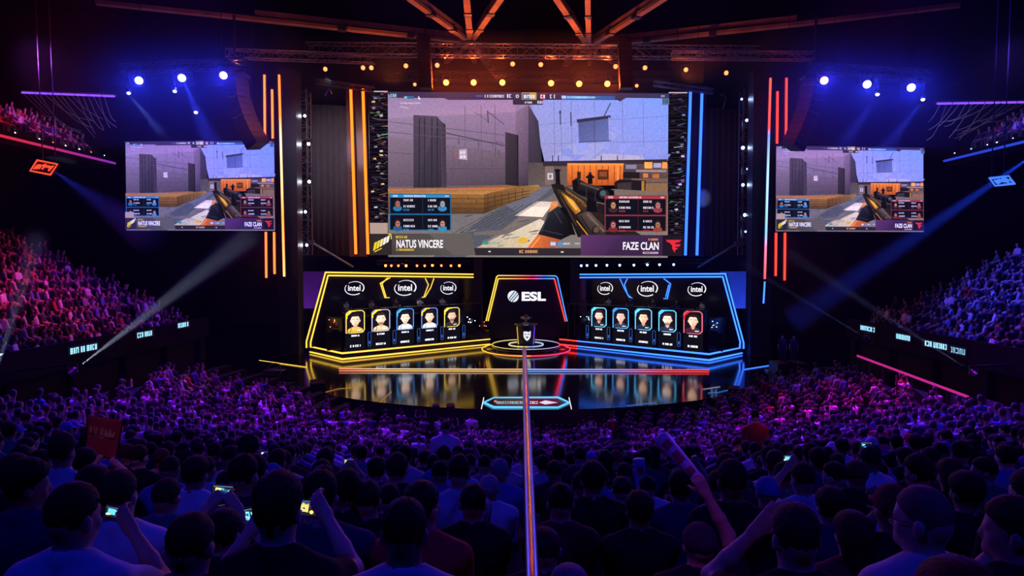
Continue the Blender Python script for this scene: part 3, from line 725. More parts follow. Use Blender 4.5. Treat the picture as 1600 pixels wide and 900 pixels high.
    # ground
    P.poly([(185, 486), (185, 790), (1398, 790), (1398, 500), (960, 476), (800, 478)], ((118, 114, 118), (126, 122, 122), (134, 128, 124), (128, 112, 100), (118, 116, 124), (112, 108, 112)))
    P.poly([(620, 600), (380, 790), (520, 790), (840, 548), (940, 488), (866, 478)], (94, 96, 106))
    P.poly([(838, 478), (700, 560), (760, 600), (902, 478)], (112, 112, 124))
    P.poly([(836, 542), (738, 606), (858, 612), (905, 545)], (226, 212, 198)); P.poly([(836, 542), (800, 566), (886, 568), (905, 545)], (208, 196, 186))
    P.poly([(846, 620), (680, 690), (566, 750), (850, 752), (884, 640)], ((204, 192, 176), (192, 182, 162), (176, 168, 148), (206, 186, 150), (212, 198, 176)))
    for k in range(46):
        q = random.Random(300 + k); x = q.uniform(460, 840); y = q.uniform(590, 745); v = q.randint(-22, 16); P.ell(x, y, q.uniform(8, 30), q.uniform(1.5, 4), (110 + v, 108 + v, 112 + v), 8, -.2)
    for k in range(7): P.line(460 + k * 40, 690 - k * 9, 640 + k * 34, 590 - k * 8, 2.5, (78, 78, 84))
    P.poly([(560, 680), (560, 692), (700, 690), (840, 622), (826, 616), (700, 668)], (120, 112, 108))
    # stone ledge
    P.poly([(185, 484), (185, 512), (602, 514), (762, 478), (700, 470), (400, 486)], ((140, 112, 92), (168, 126, 84), (188, 138, 84), (150, 112, 72), (126, 100, 80), (132, 106, 90)))
    P.poly([(185, 510), (185, 600), (602, 598), (602, 512)], ((138, 102, 66), (92, 70, 52), (96, 72, 48), (152, 112, 66)))
    P.poly([(602, 512), (602, 598), (770, 530), (850, 486), (838, 470), (762, 476)], ((128, 94, 60), (80, 60, 44), (104, 80, 54), (150, 120, 78), (168, 134, 86), (142, 106, 66)))
    for k in range(3): P.line(185, 532 + k * 22, 602, 532 + k * 22, 2.5, (84, 62, 44)); P.line(602, 532 + k * 22, 800, 496 + k * 12, 2.5, (72, 54, 40))
    for k in range(11): x = 200 + k * 37; y = 514 + (k % 3) * 22; P.line(x, y, x, y + 22, 2.5, (88, 64, 46))
    for k in range(6): x = 620 + k * 30; P.line(x, 516 - k * 6, x, 590 - k * 13, 2.5, (78, 58, 42))
    P.line(185, 495, 690, 486, 4, (206, 120, 84))
    # rifle
    P.poly([(893, 468), (905, 500), (935, 560), (985, 640), (1010, 700), (1300, 700), (1235, 660), (1120, 585), (1000, 505), (930, 462)], ((64, 52, 44), (42, 36, 32), (34, 30, 28), (30, 26, 26), (36, 30, 30), (58, 46, 42), (50, 42, 38), (60, 50, 42), (66, 54, 44), (70, 58, 48)))
    P.poly([(930, 464), (1000, 505), (1100, 575), (1130, 600), (1060, 600), (990, 560), (920, 500)], ((92, 74, 58), (70, 58, 50), (52, 44, 42), (44, 38, 38), (58, 48, 44), (84, 66, 48), (70, 58, 48)))
    P.poly([(936, 500), (990, 536), (1022, 584), (1000, 600), (962, 552)], ((150, 108, 48), (186, 132, 54), (216, 154, 62), (150, 100, 40), (120, 84, 36))); P.poly([(950, 512), (990, 542), (1010, 578), (1000, 582), (972, 548)], (226, 170, 82))
    P.poly([(952, 486), (1030, 540), (1052, 566), (1044, 572), (1020, 550), (946, 496)], ((140, 106, 60), (160, 118, 58), (120, 88, 50), (90, 68, 44), (100, 76, 48), (110, 84, 54))); P.line(930, 484, 1040, 556, 2.5, (38, 32, 30)); P.line(958, 476, 1060, 540, 3, (34, 29, 29))
    for k in range(6): x, y = 948 + k * 15, 488 + k * 10.5; P.line(x, y, x - 5, y + 12, 2.5, (40, 34, 32))
    P.poly([(920, 565), (962, 574), (1000, 690), (976, 690)], (28, 25, 27)); P.poly([(962, 560), (990, 600), (1052, 690), (1010, 690)], ((48, 40, 38), (62, 50, 42), (50, 42, 40), (34, 30, 30)))
    P.line(1004, 628, 1054, 692, 4.5, (206, 146, 52)); P.line(934, 522, 1004, 650, 3, (96, 80, 62))
    P.poly([(1004, 602), (1056, 584), (1132, 660), (1140, 700), (1064, 700)], ((64, 55, 54), (104, 90, 84), (82, 68, 62), (60, 50, 48), (42, 36, 37))); P.line(1050, 598, 1124, 676, 8, (124, 106, 98)); P.ell(1088, 668, 17, 21, (48, 42, 42), 14, .7); P.ell(1091, 666, 12, 16, (104, 84, 72), 14, .7); P.line(1020, 606, 1076, 690, 3, (34, 30, 31))
    for k in range(6): x, y = 1128 + k * 22, 676 + k * 3; P.line(x, y, x + 16, y + 20, 6, (40, 33, 36))
    P.poly([(912, 402), (914, 482), (934, 486), (930, 402)], (32, 29, 34)); P.ell(921, 406, 15, 6, (26, 24, 28), 8); P.poly([(895, 466), (905, 482), (960, 500), (946, 470)], (44, 38, 38))
    P.poly([(1050, 520), (1046, 586), (1092, 592), (1090, 520)], (26, 24, 28)); P.poly([(1092, 548), (1092, 590), (1128, 600), (1128, 556)], (44, 38, 40))
    P.poly([(984, 452), (988, 496), (1036, 522), (1092, 544), (1146, 556), (1168, 530), (1166, 492), (1112, 478), (1052, 466), (1006, 438)], ((40, 36, 40), (28, 26, 30), (30, 27, 30), (38, 34, 38), (30, 27, 30), (24, 22, 26), (56, 50, 54), (74, 66, 68), (60, 52, 54), (52, 46, 50)))
    P.line(1020, 462, 1100, 490, 7, (98, 88, 88)); P.ell(1130, 514, 36, 34, (22, 20, 24)); P.ell(1122, 510, 22, 22, (48, 50, 54)); P.ell(1118, 506, 13, 13, (84, 100, 104)); P.ell(998, 470, 12, 26, (30, 27, 30), 12)
    P.rect(1052, 424, 1072, 466, (28, 25, 30)); P.rect(1044, 430, 1080, 440, (34, 30, 34)); P.rect(1056, 414, 1068, 426, (40, 36, 40)); P.rect(1006, 412, 1022, 444, (60, 46, 42)); P.line(1046, 470, 1046, 530, 4, (66, 58, 60)); P.line(1084, 482, 1084, 542, 4, (64, 56, 58))
    # gloved hand and forearm
    P.poly([(894, 548), (886, 590), (925, 572), (922, 540)], (206, 138, 84)); P.ell(908, 552, 12, 10, (214, 146, 92), 10)
    P.poly([(880, 594), (862, 640), (836, 690), (936, 712), (980, 690), (962, 620), (925, 562)], ((58, 58, 66), (44, 44, 52), (40, 40, 48), (30, 29, 34), (26, 25, 28), (34, 33, 38), (56, 56, 62))); P.line(882, 600, 850, 680, 5, (74, 74, 82)); P.line(850, 668, 944, 690, 5, (64, 62, 70)); P.line(906, 580, 940, 640, 4, (70, 70, 76))
    P.poly([(838, 688), (788, 752), (908, 752), (936, 712)], ((196, 116, 72), (214, 120, 62), (170, 92, 54), (166, 90, 60))); P.line(846, 700, 806, 750, 8, (230, 146, 88))

def hud(P):
    # top strip
    P.poly([(180, 66), (206, 92), (430, 92), (446, 100), (835, 98), (835, 66)], ((62, 48, 78), (62, 48, 78), (66, 50, 80), (74, 54, 84), (58, 44, 70), (66, 50, 78)))
    P.poly([(835, 66), (835, 98), (1178, 98), (1190, 104), (1215, 88), (1400, 90), (1400, 68)], ((60, 44, 70), (52, 40, 70), (54, 48, 88), (58, 30, 40), (64, 50, 70), (62, 56, 92), (60, 54, 90)))
    P.rect(196, 70, 226, 92, (56, 92, 110)); P.scrib(198, 76, 222, 88, (170, 205, 215), 1)
    P.rect(256, 84, 300, 96, (44, 110, 150)); P.scrib(258, 86, 272, 94, (220, 226, 235), 9); P.poly([(318, 82), (318, 98), (330, 98)], (225, 222, 235))
    P.scrib(240, 112, 330, 118, (214, 204, 222), 2); P.line(240, 130, 276, 138, 3, (206, 196, 214))
    P.rect(568, 80, 596, 85, (84, 96, 178)); P.scrib(606, 77, 690, 89, (226, 222, 238), 3); P.scrib(702, 74, 722, 90, (214, 210, 236), 4); P.text('0', 740, 75, 754, 91, (224, 220, 236), 0.02)
    P.rect(768, 68, 828, 98, (36, 78, 150)); P.rect(800, 68, 828, 98, (186, 150, 70)); P.lines([(768, 68), (768, 98), (828, 98), (828, 68)], 3, (214, 170, 60), True); P.scrib(775, 76, 822, 92, (238, 240, 250), 5)
    P.rect(846, 72, 868, 96, (150, 36, 74)); P.scrib(847, 76, 866, 92, (240, 228, 236), 6); P.scrib(888, 75, 910, 91, (226, 222, 236), 7)
    P.poly([(935, 79), (940, 98), (1168, 98), (1168, 82)], ((44, 128, 200), (36, 110, 184), (34, 80, 150), (38, 96, 170))); P.rect(990, 82, 1050, 92, (70, 170, 224)); P.scrib(940, 80, 956, 92, (236, 240, 250), 8); P.scrib(962, 83, 1082, 91, (190, 220, 244), 10)
    P.scrib(1366, 76, 1382, 84, (214, 204, 222), 12); P.rect(1370, 90, 1400, 118, (84, 112, 146)); P.scrib(1374, 96, 1396, 110, (54, 84, 112), 13)
    P.rect(728, 98, 858, 120, (58, 46, 62)); P.scrib(780, 106, 812, 114, (224, 216, 230), 14); P.scrib(834, 103, 856, 115, (216, 208, 224), 15)
    # player boxes
    def box(x0, y0, x1, y1, edge, head, skins, tones, seed):
        P.rect(x0, y0, x1, y1, (18, 18, 27)); P.rect(x0, y0, x1, y0 + 14, head)
        P.scrib(x0 + 14, y0 + 3, x0 + 34, y0 + 11, (225, 225, 235), seed); P.scrib(x0 + 62, y0 + 3, x0 + 156, y0 + 11, (214, 220, 232), seed + 1); P.scrib(x1 - 24, y0 + 4, x1 - 8, y0 + 10, (225, 225, 235), seed + 2)
        ym = (y0 + 14 + y1) / 2 + 2
        P.rect(x0, ym - 3, x1, ym + 3, edge); xm = (x0 + x1) / 2 + 10; P.rect(xm, y0 + 14, xm + 2, y1, (edge[0] * .6, edge[1] * .6, edge[2] * .6))
        P.lines([(x0, y0), (x0, y1), (x1, y1), (x1, y0)], 4, edge, True)
        k = 0
        for yy in (y0 + 40, ym + 40):
            for xx, al in ((x0 + 34, 1), (x1 - 36, -1)):
                sk, tn = skins[k], tones[k]; k += 1
                P.ell(xx, yy + 22, 20, 13, tn, 12); P.ell(xx, yy, 14, 19, (50, 32, 34), 12); P.ell(xx + 1, yy + 3, 10, 14, sk, 12); P.line(xx - 6, yy + 1, xx + 7, yy + 1, 3, (60, 36, 36)); P.line(xx - 3, yy + 10, xx + 5, yy + 10, 2, (90, 40, 40))
                xs = (xx + 26, xx + 76) if al > 0 else (xx - 62, xx - 18)
                P.scrib(xs[0], yy - 19, xs[1] - 6, yy - 10, (216, 214, 228), seed + k); P.scrib(xs[0], yy + 8, xs[1], yy + 17, (226, 224, 236), seed + k + 7); P.scrib(xs[0], yy + 24, xs[0] + 26, yy + 32, head, seed + k + 9)
    box(193, 514, 458, 671, (30, 104, 150), (44, 142, 196), [(170, 112, 96), (150, 170, 190), (180, 120, 104), (196, 140, 130)], [(40, 120, 170), (60, 130, 180), (36, 96, 140), (50, 140, 190)], 20)
    box(1127, 517, 1389, 672, (140, 50, 60), (170, 56, 66), [(196, 140, 96), (190, 116, 116), (200, 110, 116), (178, 110, 80)], [(60, 40, 46), (150, 60, 70), (120, 40, 50), (150, 70, 56)], 60)

def lower(P):
    P.rect(560, 750, 1060, 782, (46, 40, 46)); P.line(560, 749, 1060, 749, 2, (96, 86, 84)); P.scrib(756, 758, 836, 771, (226, 158, 110), 31); P.rect(622, 762, 632, 768, (210, 206, 212)); P.rect(936, 763, 948, 769, (216, 206, 214))
    P.poly([(104, 688), (104, 782), (566, 782), (548, 686)], ((74, 66, 62), (54, 48, 46), (92, 86, 82), (84, 76, 72))); P.poly([(360, 686), (470, 782), (566, 782), (548, 686)], (98, 92, 88))
    P.rect(104, 688, 202, 782, (46, 40, 38)); P.poly([(104, 640), (104, 688), (184, 688), (184, 640)], (176, 152, 138))
    for k, (x, c) in enumerate(((126, (236, 206, 40)), (140, (236, 212, 60)), (154, (240, 226, 150)), (168, (244, 240, 226)), (182, (244, 240, 226)))):
        y = 728 - (x - 126) * .5; P.poly([(x, y), (x - 6, y + 36 - k * 1.5), (x + 5, y + 30 - k * 1.5), (x + 12, y - 6)], c)
    P.lines([(186, 690), (198, 690), (200, 712)], 4, (240, 214, 60)); P.line(126, 768, 158, 752, 4, (236, 210, 60))
    P.scrib(220, 697, 270, 707, (232, 202, 60), 32); P.text('NATUS VINCERE', 222, 714, 425, 750, (246, 244, 248), 0.025); P.scrib(222, 754, 300, 763, (232, 190, 50), 33)
    P.poly([(1022, 690), (1022, 782), (1472, 782), (1472, 690)], ((72, 44, 88), (66, 40, 74), (50, 32, 58), (58, 38, 66))); P.poly([(1022, 690), (1022, 782), (1120, 782), (1200, 690)], ((92, 54, 104), (84, 48, 88), (70, 42, 78), (72, 42, 84))); P.rect(1374, 690, 1472, 782, (32, 22, 34))
    P.scrib(1314, 705, 1356, 714, (228, 150, 70), 34); P.text('FAZE CLAN', 1204, 721, 1358, 756, (248, 244, 250), 0.025); P.scrib(1290, 764, 1358, 773, (228, 190, 206), 35)
    rd = (226, 44, 60)
    P.poly([(1388, 711), (1396, 722), (1444, 722), (1456, 711)], rd); P.poly([(1404, 722), (1412, 733), (1424, 733), (1424, 722)], rd); P.poly([(1416, 722), (1416, 750), (1428, 768), (1430, 722)], rd); P.poly([(1428, 730), (1428, 741), (1446, 741), (1452, 730)], rd); P.poly([(1428, 746), (1428, 755), (1438, 752), (1440, 746)], rd)
    P.ell(610, 727, 16, 8, (60, 150, 130), 12); P.scrib(628, 722, 676, 734, (150, 160, 160), 36); P.ell(772, 716, 22, 14, (226, 180, 40), 14); P.ell(776, 718, 12, 7, (190, 170, 140), 12); P.line(764, 722, 792, 712, 5, (232, 190, 50))
    P.rect(890, 720, 916, 740, (120, 150, 190)); P.scrib(893, 724, 913, 736, (230, 236, 246), 37); P.ell(932, 729, 10, 9, (70, 150, 214), 10); P.scrib(946, 725, 976, 734, (210, 220, 236), 38); P.scrib(996, 725, 1018, 732, (200, 190, 206), 39)

def lattice(P, x0, x1, warm):
    P.rect(x0, 62, x1, 690, (9, 8, 11)); q = random.Random(int(x0))
    pal = [(210, 200, 205), (150, 130, 140), (96, 60, 70), (226, 190, 120), (120, 110, 120), (70, 56, 66)] if warm else [(200, 200, 220), (130, 120, 160), (96, 50, 90), (90, 130, 190), (100, 96, 130), (60, 54, 80)]
    y = 72
    while y < 684:
        for _ in range(q.randint(1, 3)):
            a, b_ = q.uniform(x0, x1 - 8), 0; b_ = min(x1, a + q.uniform(10, 50)); yy = y + q.uniform(-6, 6)
            P.line(a, yy, b_, yy + q.uniform(-9, 9), q.uniform(1.2, 3.2), tuple(v * q.uniform(.35, .95) for v in q.choice(pal)))
        if q.random() < .55:
            a = q.uniform(x0 + 6, x1 - 20); P.poly([(a, y), (a + 3, y + 9), (a + 16, y + 7), (a + 14, y - 2)], q.choice(pal[:4]))
        P.line(x0, y + 8, x1, y + 6 + q.uniform(-3, 3), 3, (34, 28, 36)); y += q.uniform(11, 19)
    for k in range(5):
        yy = 110 + k * 120; P.line(x0, yy, x1, yy + 40, 3, (40, 34, 42)); P.line(x0, yy + 44, x1, yy + 4, 3, (40, 34, 42))
    P.lines([(x0, 64), (x1, 64)], 5, (190, 180, 190))

def quad_map(c, ub, vb):
    """c: four pixel corners (tl, tr, br, bl) on the plane of the screen; ub, vb: picture range it shows"""
    def make(Y):
        p = [at(x, y, Y) for x, y in c]
        def fn(x, y, off):
            u = (x - ub[0]) / (ub[1] - ub[0]); v = (y - vb[0]) / (vb[1] - vb[0])
            a = p[0] + (p[1] - p[0]) * u; d = p[3] + (p[2] - p[3]) * u
            q = a + (d - a) * v; return (q.x, q.y - off, q.z)
        return fn, p
    return make
def screen(name, corners, Y, ub, vb, label, cat, main, tint, ledge):
    fn, p = quad_map(corners, ub, vb)(Y)
    base = (p[2] + p[3]) / 2
    t = thing(name, base, label, cat)
    e = .12
    b = MB(); P0 = [p[0] + Vector((-e, 0.0, e)), p[1] + Vector((e, 0.0, e)), p[2] + Vector((e, 0.0, -e)), p[3] + Vector((-e, 0.0, -e))]
    b.prism([q + Vector((0, .01, 0)) for q in P0], (0, .45, 0)); b.build('cabinet', M['matte'], t)
    d = Paint(fn, tint); d.g = 1.22; d.k = 1.32
    feed(d); dp = d.mb.build('display', M['display'], t)
    n = d.n
    d = Paint(fn, tint); d.n = n + 2; hud(d); d.mb.build('score_overlay', M['panel_pix'], t); n = d.n
    fl = quad_map(corners, (104, 1478), vb)(Y)[0]
    d = Paint(fl, tint); d.n = n + 2; lower(d); d.mb.build('team_caption', M['panel_pix'], t); n = d.n
    if main:
        d = Paint(fn, tint); d.n = 2; lattice(d, 104, 185, True); d.mb.build('side_graphic', M['panel_pix'], t)
        d = Paint(fn, tint); d.n = 2; lattice(d, 1399, 1478, False); d.mb.build('side_graphic', M['panel_pix'], t)
    for k in (0, 1):
        q = p[k] + (p[1 - k] - p[k]) * .15; b = MB(); b.tube([q + Vector((0, .2, e)), Vector((q.x, q.y + .2, 29.06))], .03, 6); b.build('hanging_cable', M['black'], t)
    b = MB()
    for i in range(4):
        A, B_ = P0[i], P0[(i + 1) % 4]; b.bar(A, B_, .07, .1)
    b.build('frame_edge', M['matte'], t)
    return t
SCREEN_MAIN = [(577, 142.5), (1073.5, 144.5), (1072, 400), (578, 398.5)]
screen('big_screen', SCREEN_MAIN, YS, (104, 1478), (62, 782), 'huge video wall over the stage showing a shooter game with a scoped rifle', 'screen', True, (1.12, 1.08, 1.12), M['black'])
for y, m_, lb in ((402.5, M['led_amber'], 'x'),):
    pass
sc_l = [(196, 221.5), (428.5, 220), (430.5, 359), (198, 358.5)]
screen('side_screen', sc_l, 52, (185, 1400), (66, 782), 'hanging side screen with the game feed, between the blue lamps and the orange pylon', 'screen', False, (.95, .93, 1.75), M['black'])
sc_r = [(1213, 228), (1443, 231), (1443, 361), (1211.5, 360)]
screen('side_screen', sc_r, 52, (185, 1400), (66, 782), 'hanging side screen with the game feed, beside the red pylon tubes', 'screen', False, (1.05, 1.0, 1.5), M['black'])

# ================================================================== player booths
def portrait(P, shirt, skin, hair, edge, edge2, hairstyle, beard):
    """panel picture: unit square-ish 100 x 250, y down"""
    P.rect(0, 0, 100, 250, (9, 8, 12))
    P.rect(0, 0, 100, 142, (14, 12, 18))
    P.poly([(8, 140), (14, 116), (34, 104), (66, 104), (86, 116), (94, 140)], ((shirt[0] * .7, shirt[1] * .7, shirt[2] * .7), shirt, shirt, shirt, shirt, (shirt[0] * .7, shirt[1] * .7, shirt[2] * .7)))
    P.poly([(40, 104), (50, 118), (60, 104)], (skin[0] * .8, skin[1] * .75, skin[2] * .72)); P.line(30, 108, 24, 140, 4, (shirt[0] * .5, shirt[1] * .5, shirt[2] * .5)); P.scrib(60, 122, 80, 128, (230, 230, 236), 5)
    P.poly([(40, 88), (40, 106), (60, 106), (60, 88)], (skin[0] * .72, skin[1] * .66, skin[2] * .62))
    P.ell(27.5, 66, 4, 8, (skin[0] * .85, skin[1] * .8, skin[2] * .78), 10); P.ell(72.5, 66, 4, 8, (skin[0] * .85, skin[1] * .8, skin[2] * .78), 10)
    P.ell(50, 50, 25, 26, hair, 18)
    P.poly([(28, 52), (29, 74), (36, 90), (46, 98), (54, 98), (64, 90), (71, 74), (72, 52), (66, 40), (34, 40)], (skin, skin, skin, (skin[0] * .9, skin[1] * .86, skin[2] * .84), (skin[0] * .86, skin[1] * .8, skin[2] * .8), (skin[0] * .8, skin[1] * .74, skin[2] * .72), (skin[0] * .8, skin[1] * .74, skin[2] * .72), (skin[0] * .86, skin[1] * .82, skin[2] * .8), skin, skin))
    if hairstyle == 0: P.poly([(26, 54), (32, 40), (50, 35), (68, 40), (74, 54), (74, 38), (64, 25), (40, 23), (27, 36)], hair)
    elif hairstyle == 1: P.poly([(26, 58), (30, 43), (60, 33), (71, 42), (75, 58), (75, 36), (62, 21), (38, 22), (25, 38)], hair)
    else: P.poly([(25, 56), (30, 38), (46, 36), (70, 38), (75, 56), (74, 32), (58, 20), (36, 21), (24, 40)], hair)
    for x in (40, 60):
        P.line(x - 6, 57, x + 6, 56, 3, (hair[0] * .8, hair[1] * .8, hair[2] * .8)); P.ell(x, 63, 5, 2.6, (240, 236, 232), 10); P.ell(x, 63, 2.2, 2.4, (40, 30, 30), 8)
    P.poly([(49, 62), (45, 77), (55, 77), (51, 62)], (skin[0] * .9, skin[1] * .84, skin[2] * .8)); P.line(45, 78, 55, 78, 1.6, (skin[0] * .6, skin[1] * .5, skin[2] * .48))
    if beard: P.poly([(34, 80), (38, 93), (47, 100), (53, 100), (62, 93), (66, 80), (58, 84), (50, 82), (42, 84)], (skin[0] * .55, skin[1] * .46, skin[2] * .42))
    P.poly([(42, 87), (50, 85.5), (58, 87), (50, 91)], (170, 92, 88)); P.line(43, 87.5, 57, 87.5, 1, (96, 46, 46))
    fr = [(4, 140), (4, 20), (20, 4), (84, 4), (96, 16), (96, 124), (82, 140)]
    P.lines(fr, 4.5, edge); P.poly([(2, 30), (2, 58), (10, 50), (10, 34), (34, 10), (52, 8), (52, 2), (26, 2)], edge2); P.line(20, 140, 82, 140, 3, edge)
    P.scrib(30, 152, 72, 162, (236, 236, 244), int(shirt[0])); P.scrib(24, 214, 76, 226, (236, 236, 244), int(shirt[1]) + 3)
def intel_logo(fn, mt, parent, cx, cy, w_, h_):
    """white wordmark inside an open tilted oval"""
    mb = MB(); n = 72; rot = -0.13; th0 = w_ * .028
    def E(a, k): return (cx + (w_ / 2 * k) * math.cos(a) * math.cos(rot) - (h_ / 2 * k) * math.sin(a) * math.sin(rot), cy + (w_ / 2 * k) * math.cos(a) * math.sin(rot) + (h_ / 2 * k) * math.sin(a) * math.cos(rot))
    def arc(a0, a1, k0=.5, k1=1.0):
        P0 = []
        for i in range(n + 1):
            u = i / n; a = a0 + (a1 - a0) * u; th = .085 * (k0 + (k1 - k0) * u)
            P0.append((E(a, 1 - th), E(a, 1 + th * .4)))
        for (p, q), (r_, s_) in zip(P0, P0[1:]):
            mb.add([fn(*p, .05), fn(*q, .05), fn(*s_, .05), fn(*r_, .05)], [(0, 1, 2, 3)])
    # y runs down here: from over the i clockwise to the tail of the l, then the lower sweep back up to the i
    arc(R(-122), R(40), .45, 1.1); arc(R(62), R(218), 1.1, .5)
    vs_, fs = text_fit('intel', cx - w_ * .33, -(cy + h_ * .2), cx + w_ * .31, -(cy - h_ * .24), 0.02)
    mb.add([fn(x, -y, .05) for x, y in vs_], fs)
    return mb.build('logo', mt, parent)

def booth(s):
    left = s < 0; nm = 'yellow' if left else 'blue'
    B = Vector((s * 13.2, 49.0, 0)); Cc = Vector((s * 3.0, 58.3, 0)); ud = (Cc - B).normalized(); nb = Vector((s * .674, .739, 0))
    L = (Cc - B).length; zt = 1.95
    ledm = M['led_yellow'] if left else M['led_blue']
    t = thing('booth_platform', (B + Cc) / 2 + nb * 2.6 + Vector((0, 0, ZS)), 'angular black platform edged with %s LED lines under the player booth' % nm, 'platform')
    W = 5.3
    b = MB(); b.prism([(*q.xy, ZS) for q in (B, Cc, Cc + nb * W, B + nb * W)], (0, 0, zt - ZS)); b.build('deck', M['booth'], t)
    o = -nb * .05
    for z in (1.93, 1.50):
        e1 = B + nb * W - ud * .05; e2 = B + o - ud * .05; e3 = Cc + o
        if left:
            b = MB(); b.tube([(*e1.xy, z), (*e2.xy, z), (*e3.xy, z)], .05, 6); b.build('led_strip', ledm, t)
        else:
            e25 = B + o + ud * (L * .86)
            b = MB(); b.tube([(*e1.xy, z), (*e2.xy, z), (*e25.xy, z)], .05, 6); b.build('led_strip', ledm, t)
            b = MB(); b.tube([(*e25.xy, z), (*e3.xy, z)], .05, 6); tag(b.build('led_strip', M['led_red'], t), 'red LED strip')
    b = MB(); a0 = B + nb * .03; a1 = Cc
    b.bar((a0.x, a0.y, 1.70) if False else (*(B + o).xy, 1.71), (*(Cc + o).xy, 1.71), .02, .1); b.build('trim_strip', mat('trim_' + nm, (.3, .15, .3) if left else (.1, .15, .4), .3, .5), t)
    # back wall and its logos, chevrons, arch of LED tubes
    w0 = B + nb * 4.6; wn = nb.copy()
    P3 = lambda x, y, f=0.0: at_plane(x, y, w0 - nb * f, wn)
    if left:
        poly = [(508, 427), (742, 430), (742, 538), (480, 548)]
        outer = [(478.8, 545), (478.8, 533.6), (508.6, 425.6), (740, 428.6)]; inner = [(485.4, 545), (485.4, 534.5), (512.6, 430.4), (740, 433.2)]
        off, sc = (460, 390), 3.4625
        chev = [[(518, 152), (465, 182), (490, 260), (514, 260)], [(505, 152), (474, 184), (496, 256)], [(708, 155), (725, 190), (700, 258), (690, 258)], [(755, 155), (738, 205), (706, 258)]]
        logos = [(325, 209, 105, 72), (600, 207, 118, 82), (833, 208, 84, 66)]
    else:
        poly = [(1134, 428), (904, 430), (904, 538), (1162, 548)]
        outer = [(1161.9, 547), (1161.9, 535.9), (1133.4, 427.8), (906, 428.8)]; inner = [(1155.6, 547), (1156.6, 534.4), (1129.2, 432.4), (906, 433.6)]
        off, sc = (860, 390), 3.4618
        chev = [[(416, 157), (400, 190), (418, 245), (442, 263)], [(376, 157), (402, 215), (430, 263)], [(613, 157), (650, 185), (632, 265), (612, 265)], [(640, 190), (624, 256)]]
        logos = [(296, 210, 82, 66), (525, 212, 110, 80), (792, 215, 98, 72)]
    base = w0 + ud * L * .5; base.z = zt
    t = thing('booth_backdrop', base, 'black booth backdrop with %s LED arch and three white oval logos' % nm, 'backdrop wall')
    pq = [P3(*q) for q in poly]; pq[2].z = pq[3].z = zt + .01
    b = MB(); b.prism(pq, nb * .25); b.build('panel', M['booth'], t)
    b = MB(); y0 = 470 if left else 470
    b.prism([P3(x, y, .06) for x, y in ([(515, 436), (739, 437), (739, 467), (505, 468)] if left else [(1127, 436), (908, 437), (908, 467), (1137, 470)])], -nb * .03); b.build('screen_band', mat('wall_screen_' + nm, (.03, .02, .035) if left else (.025, .02, .045), .25), t)
    for q in (outer, inner):
        tq = [P3(*k, .22) for k in q]; tq[0].z = zt + .01
        b = MB(); b.tube(tq, .058, 6); b.build('led_tube', ledm, t)
    for q in chev:
        b = MB(); b.tube([P3(off[0] + x / sc, off[1] + y / sc, .14) for x, y in q], .036, 6); b.build('chevron_light', ledm, t)
    for cx, cy, w_, h_ in logos:
        intel_logo(lambda x, y, f: P3(off[0] + x / sc, off[1] + y / sc, .12), M['logo_white'], t, cx, cy, w_, h_)
    # riser, long desk
    r0 = B + ud * .8; r1 = B + ud * (L * .98)
    b = MB(); b.prism([(*q.xy, zt) for q in (r0 + nb * 1.5, r1 + nb * 1.5, r1 + nb * 4.3, r0 + nb * 4.3)], (0, 0, 2.35))
    o = b.build('riser', M['booth'], None, (r0 + r1) / 2 + nb * 2.9 + Vector((0, 0, zt))); tag(o, 'black riser that lifts the players behind the desk of the %s booth' % nm, 'riser')
    t = thing('player_desk', (r0 + r1) / 2 + nb * .95 + Vector((0, 0, zt)), 'long black players desk behind the portraits of the %s booth' % nm, 'desk')
    b = MB(); b.prism([(*q.xy, 4.92) for q in (r0 + nb * .62, r1 + nb * .62, r1 + nb * 1.45, r0 + nb * 1.45)], (0, 0, .08)); b.build('desk_top', M['booth'], t)
    for k in range(4):
        q = r0 + (r1 - r0) * (k / 3 * .98 + .01) + nb * 1.0
        b = MB(); b.box((q.x, q.y, (zt + 4.92) / 2), (.12, .75, 4.92 - zt), math.atan2(ud.y, ud.x)); b.build('leg', M['booth'], t)
    # portrait panels
    front = B + nb * .45
    if left: xs = [(555, 484.5, 545), (595, 483, 541.5), (633, 481.5, 539.5), (671, 480.5, 536.5), (706, 480, 534.5)]; wpx = [31, 30, 28, 26.5, 25]
    else: xs = [(1083, 485.5, 546), (1043, 484, 542), (1005.5, 482, 539), (970, 481, 536.5), (936, 480, 533.5)]; wpx = [31, 29, 27.5, 26, 24.5]
    shirts = [(206, 164, 70), (214, 182, 140), (206, 214, 224), (224, 220, 214), (44, 40, 44)] if left else [(60, 30, 50), (36, 40, 70), (30, 36, 56), (50, 50, 70), (34, 34, 44)]
    edges = [((226, 186, 90), (236, 190, 40)), ((150, 150, 190), (236, 190, 40)), ((60, 120, 200), (50, 150, 210)), ((90, 120, 200), (214, 176, 50)), ((232, 196, 90), (236, 200, 60))] if left else [((232, 90, 110), (180, 30, 36)), ((90, 190, 250), (70, 170, 250)), ((90, 190, 250), (80, 190, 255)), ((70, 170, 250), (50, 110, 220)), ((100, 200, 255), (80, 190, 250))]
    skins = [(238, 196, 166), (240, 204, 176), (242, 206, 186), (240, 198, 172), (222, 176, 150)] if left else [(236, 188, 160), (238, 206, 190), (226, 182, 152), (214, 176, 166), (232, 186, 172)]
    jer = ['yellow jersey', 'cream jersey with white framed portrait', 'pale blue jersey with blue framed portrait', 'white jersey', 'black jersey with gold framed portrait'] if left else ['dark jersey with red framed portrait', 'dark blue jersey, right next to the red framed portrait', 'black jersey, middle one of the blue booth', 'dark jersey, second from the arch in the blue booth', 'dark jersey, nearest the arch in the blue booth']
    spots_ = []
